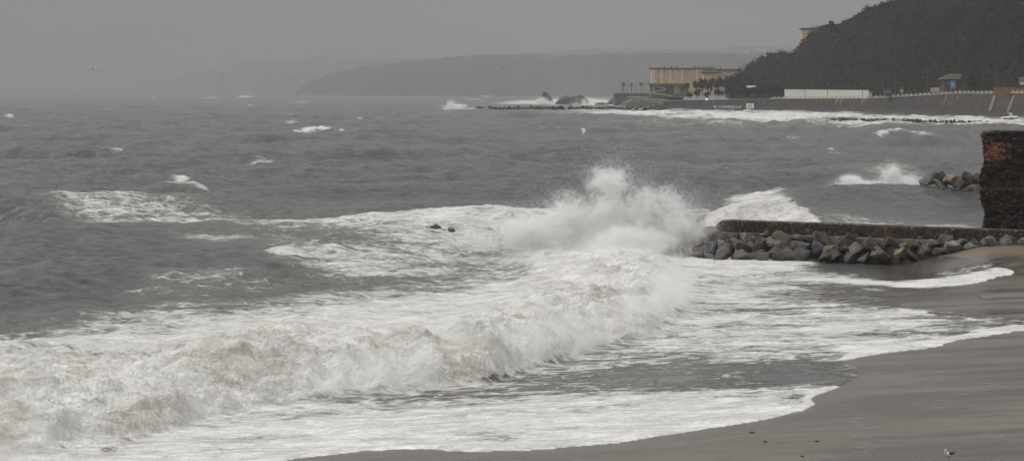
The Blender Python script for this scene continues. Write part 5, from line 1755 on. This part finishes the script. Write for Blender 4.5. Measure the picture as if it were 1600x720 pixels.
def standing_gull(px, py, label):
    x, y, z_ = on_beach(px, py)
    mb = MB()
    # facing -x; body, neck and head as one loft
    mb.tube([(0.27, 0, 0.235), (0.20, 0, 0.235), (0.10, 0, 0.235), (0.0, 0, 0.24), (-0.08, 0, 0.26), (-0.125, 0, 0.305), (-0.14, 0, 0.345), (-0.15, 0, 0.385), (-0.165, 0, 0.41), (-0.195, 0, 0.412), (-0.215, 0, 0.408)],
            [(0.02, 0.012), (0.05, 0.035), (0.075, 0.065), (0.088, 0.085), (0.085, 0.085), (0.062, 0.066), (0.046, 0.05), (0.044, 0.046), (0.044, 0.042), (0.030, 0.030), (0.012, 0.014)], 14, 0)
    mb.tube([(-0.212, 0, 0.408), (-0.245, 0, 0.402), (-0.270, 0, 0.390)], [0.012, 0.011, 0.004], 8, 3)
    for s_ in (-1, 1):
        # folded wing with long dark primaries crossing past the tail
        mb.tube([(-0.07, 0.066 * s_, 0.275), (0.0, 0.078 * s_, 0.272), (0.10, 0.070 * s_, 0.262), (0.20, 0.045 * s_, 0.255), (0.29, 0.018 * s_, 0.268), (0.36, 0.006 * s_, 0.285)],
                [(0.010, 0.022), (0.018, 0.044), (0.020, 0.046), (0.016, 0.034), (0.010, 0.018), (0.003, 0.006)], 10, 1)
        mb.tube([(0.02, 0.035 * s_, 0.18), (0.035, 0.035 * s_, 0.10), (0.02, 0.035 * s_, 0.01)], [0.014, 0.008, 0.007], 7, 4)
        mb.tube([(0.025, 0.035 * s_, 0.008), (-0.03, 0.03 * s_, 0.004)], [0.012, (0.022, 0.003)], 7, 4)
        mb.tube([(-0.185, 0.038 * s_, 0.420), (-0.185, 0.043 * s_, 0.420)], [0.007, 0.005], 6, 1)
    mb.tube([(0.0, 0, 0.318), (0.08, 0, 0.308), (0.16, 0, 0.285), (0.22, 0, 0.268)], [(0.055, 0.010), (0.062, 0.012), (0.048, 0.012), (0.02, 0.008)], 8, 1)
    o = mb.build('gull', GM, smooth=True)
    o.location = (x, y, z_ + 0.004)
    o.scale = (1.08, 1.08, 1.08)
    o.rotation_euler = (0, 0, R(34))
    tag(o, label, 'gull')


standing_gull(1482, 719.5, 'white gull with black back standing on the dark wet sand')


def flying_gull_mesh(lift, back, under=0):
    mb = MB()
    mb.tube([(0.30, 0, 0.0), (0.22, 0, 0.0), (0.10, 0, -0.01), (-0.05, 0, -0.015), (-0.17, 0, 0.0), (-0.23, 0, 0.012), (-0.28, 0, 0.012), (-0.30, 0, 0.01)],
            [(0.075, 0.006), (0.05, 0.022), (0.06, 0.055), (0.072, 0.07), (0.055, 0.055), (0.045, 0.045), (0.03, 0.03), (0.01, 0.01)], 12, 0)
    mb.tube([(-0.295, 0, 0.01), (-0.345, 0, 0.0)], [0.012, 0.004], 6, 3)
    st = [(0.05, 0, 0.13), (0.25, 0.5 * lift, 0.135), (0.42, lift, 0.12), (0.60, lift * 0.85, 0.08), (0.72, lift * 0.6, 0.015)]
    sweep = [0, -0.03, -0.02 + back * 0.3, back * 0.8, back * 1.4]
    for s_ in (-1, 1):
        vs, fs, mis = [], [], []
        for (d, zz_, ch), sx_ in zip(st, sweep):
            for (cx, th) in ((-0.5, 0.0), (-0.2, 0.014), (0.2, 0.010), (0.5, 0.0), (0.2, -0.004), (-0.2, -0.004)):
                vs.append((-0.03 + sx_ + cx * ch * 1.15, s_ * d, 0.03 + zz_ + th))
        for i in range(4):
            for c_ in range(6):
                f = (i * 6 + c_, i * 6 + (c_ + 1) % 6, (i + 1) * 6 + (c_ + 1) % 6, (i + 1) * 6 + c_)
                fs.append(f if s_ > 0 else f[::-1])
                mis.append(1 if i == 3 else (under or (2 if c_ < 3 else 0)))
        k = len(mb.v)
        mb.v += vs; mb.f += [tuple(i + k for i in f) for f in fs]; mb.m += mis
    return mb


def flying_gull(px, py, Y, lift, back, rot, label, dark=False):
    mb = flying_gull_mesh(lift, back, 1 if py == 111 else 0)
    o = mb.build('gull', [M_gd, M_gd, M_gd, M_gb, M_gl] if dark else GM, smooth=True)
    o.location = at(px, py, Y)
    o.rotation_euler = rot
    tag(o, label, 'gull', 'gulls flying over the bay')


flying_gull(148, 111, 235, 0.16, 0.10, (R(18), 0, R(62)), 'gull flying with arched dark wings above the open sea horizon')
flying_gull(1578, 184, 66, 0.05, 0.15, (R(-10), R(0), R(165)), 'white gull with dark wing tips gliding low past the sea wall foot')
flying_gull(226, 191, 300, 0.22, 0.05, (0, 0, R(40)), 'pale gull skimming the grey waves below the arched-wing gull')
flying_gull(195, 131.5, 620, 0.10, 0.05, (0, 0, R(20)), 'tiny white gull just above the horizon near the arched-wing gull')
flying_gull(338, 104.5, 700, 0.12, 0.05, (0, 0, R(-30)), 'tiny white gull in front of the hazy distant town')
flying_gull(68, 187.5, 420, 0.30, 0.05, (R(25), 0, R(80)), 'small white gull tilted on its wing low over the sea')
flying_gull(785, 108.5, 480, 0.08, 0.05, (0, 0, R(10)), 'dark gull silhouetted against the grey headland', True)
flying_gull(735, 149.5, 560, 0.10, 0.05, (0, 0, R(10)), 'dark gull low over the water before the headland foot', True)

# scraps of weed on the sand
M_weed = plain('dark_weed', (0.020, 0.018, 0.014), 0.8, 0.3, 8.0)
for px, py, k in ((1175, 676, 0.12), (1196, 690, 0.09), (1277, 690, 0.12), (1254, 713, 0.07)):
    x, y, z_ = on_beach(px, py)
    vs, fs = [], []
    for j in range(9):
        a = rr.uniform(0, 6.28); l_ = k * rr.uniform(0.5, 1.2); w_ = 0.018
        pr = None
        for t in (0, 0.35, 0.7, 1.0):
            cx = math.cos(a + t * 0.8) * l_ * t * 1.5; cy = math.sin(a + t * 0.8) * l_ * t; cz = 0.012 + 0.05 * math.sin(t * 3.0) * rr.random()
            vs += [(cx - w_, cy - w_, cz), (cx + w_, cy + w_, cz + 0.008)]
            if pr is not None:
                fs.append((pr, pr + 1, len(vs) - 1, len(vs) - 2))
            pr = len(vs) - 2
    o = pyobj('seaweed', vs, fs, M_weed); o.location = (x, y, z_)
    tag(o, 'small dark scrap of seaweed lying on the bare wet sand', 'seaweed', 'scraps of seaweed on the sand')

# ------------------------------------------------------------------ droplets torn off the splash
rg = np.random.default_rng(77)
pts = []
for (c_, r_, w_) in Bp:
    n = 5200
    d = rg.normal(size=(n, 3)); d /= np.linalg.norm(d, axis=1, keepdims=True)
    p = np.array(c_) + d * np.array(r_) * (0.25 + 0.75 * rg.random((n, 1)))
    cl_ = np.array([mnoise.noise(Vector((q_[0] * 0.8, q_[1] * 0.8, q_[2] * 0.5))) for q_ in p])
    pts.append(p[(p[:, 2] > 0.6) & (cl_ > 0.05)])
pts = np.concatenate(pts)
s_ = 0.009 + 0.016 * rg.random(len(pts)) ** 3
T = np.array([(1, 1, 1), (-1, -1, 1), (-1, 1, -1), (1, -1, -1)], float)
V = (pts[:, None, :] + T[None] * s_[:, None, None]).reshape(-1, 3)
base = np.arange(len(pts))[:, None] * 4
Fc = np.concatenate([base + np.array(f) for f in ((0, 2, 1), (0, 1, 3), (0, 3, 2), (1, 2, 3))], 0)
me = bpy.data.meshes.new('spray_droplets'); me.from_pydata(V.tolist(), [], Fc.tolist())
M_drop = plain('water_droplets', (0.85, 0.85, 0.84), 0.5, 0.02, 1.0)
o = link('spray_droplets', me, M_drop)
tag(o, 'fine white droplets flung around the big splash at the jetty head', 'sea spray', kind='stuff')
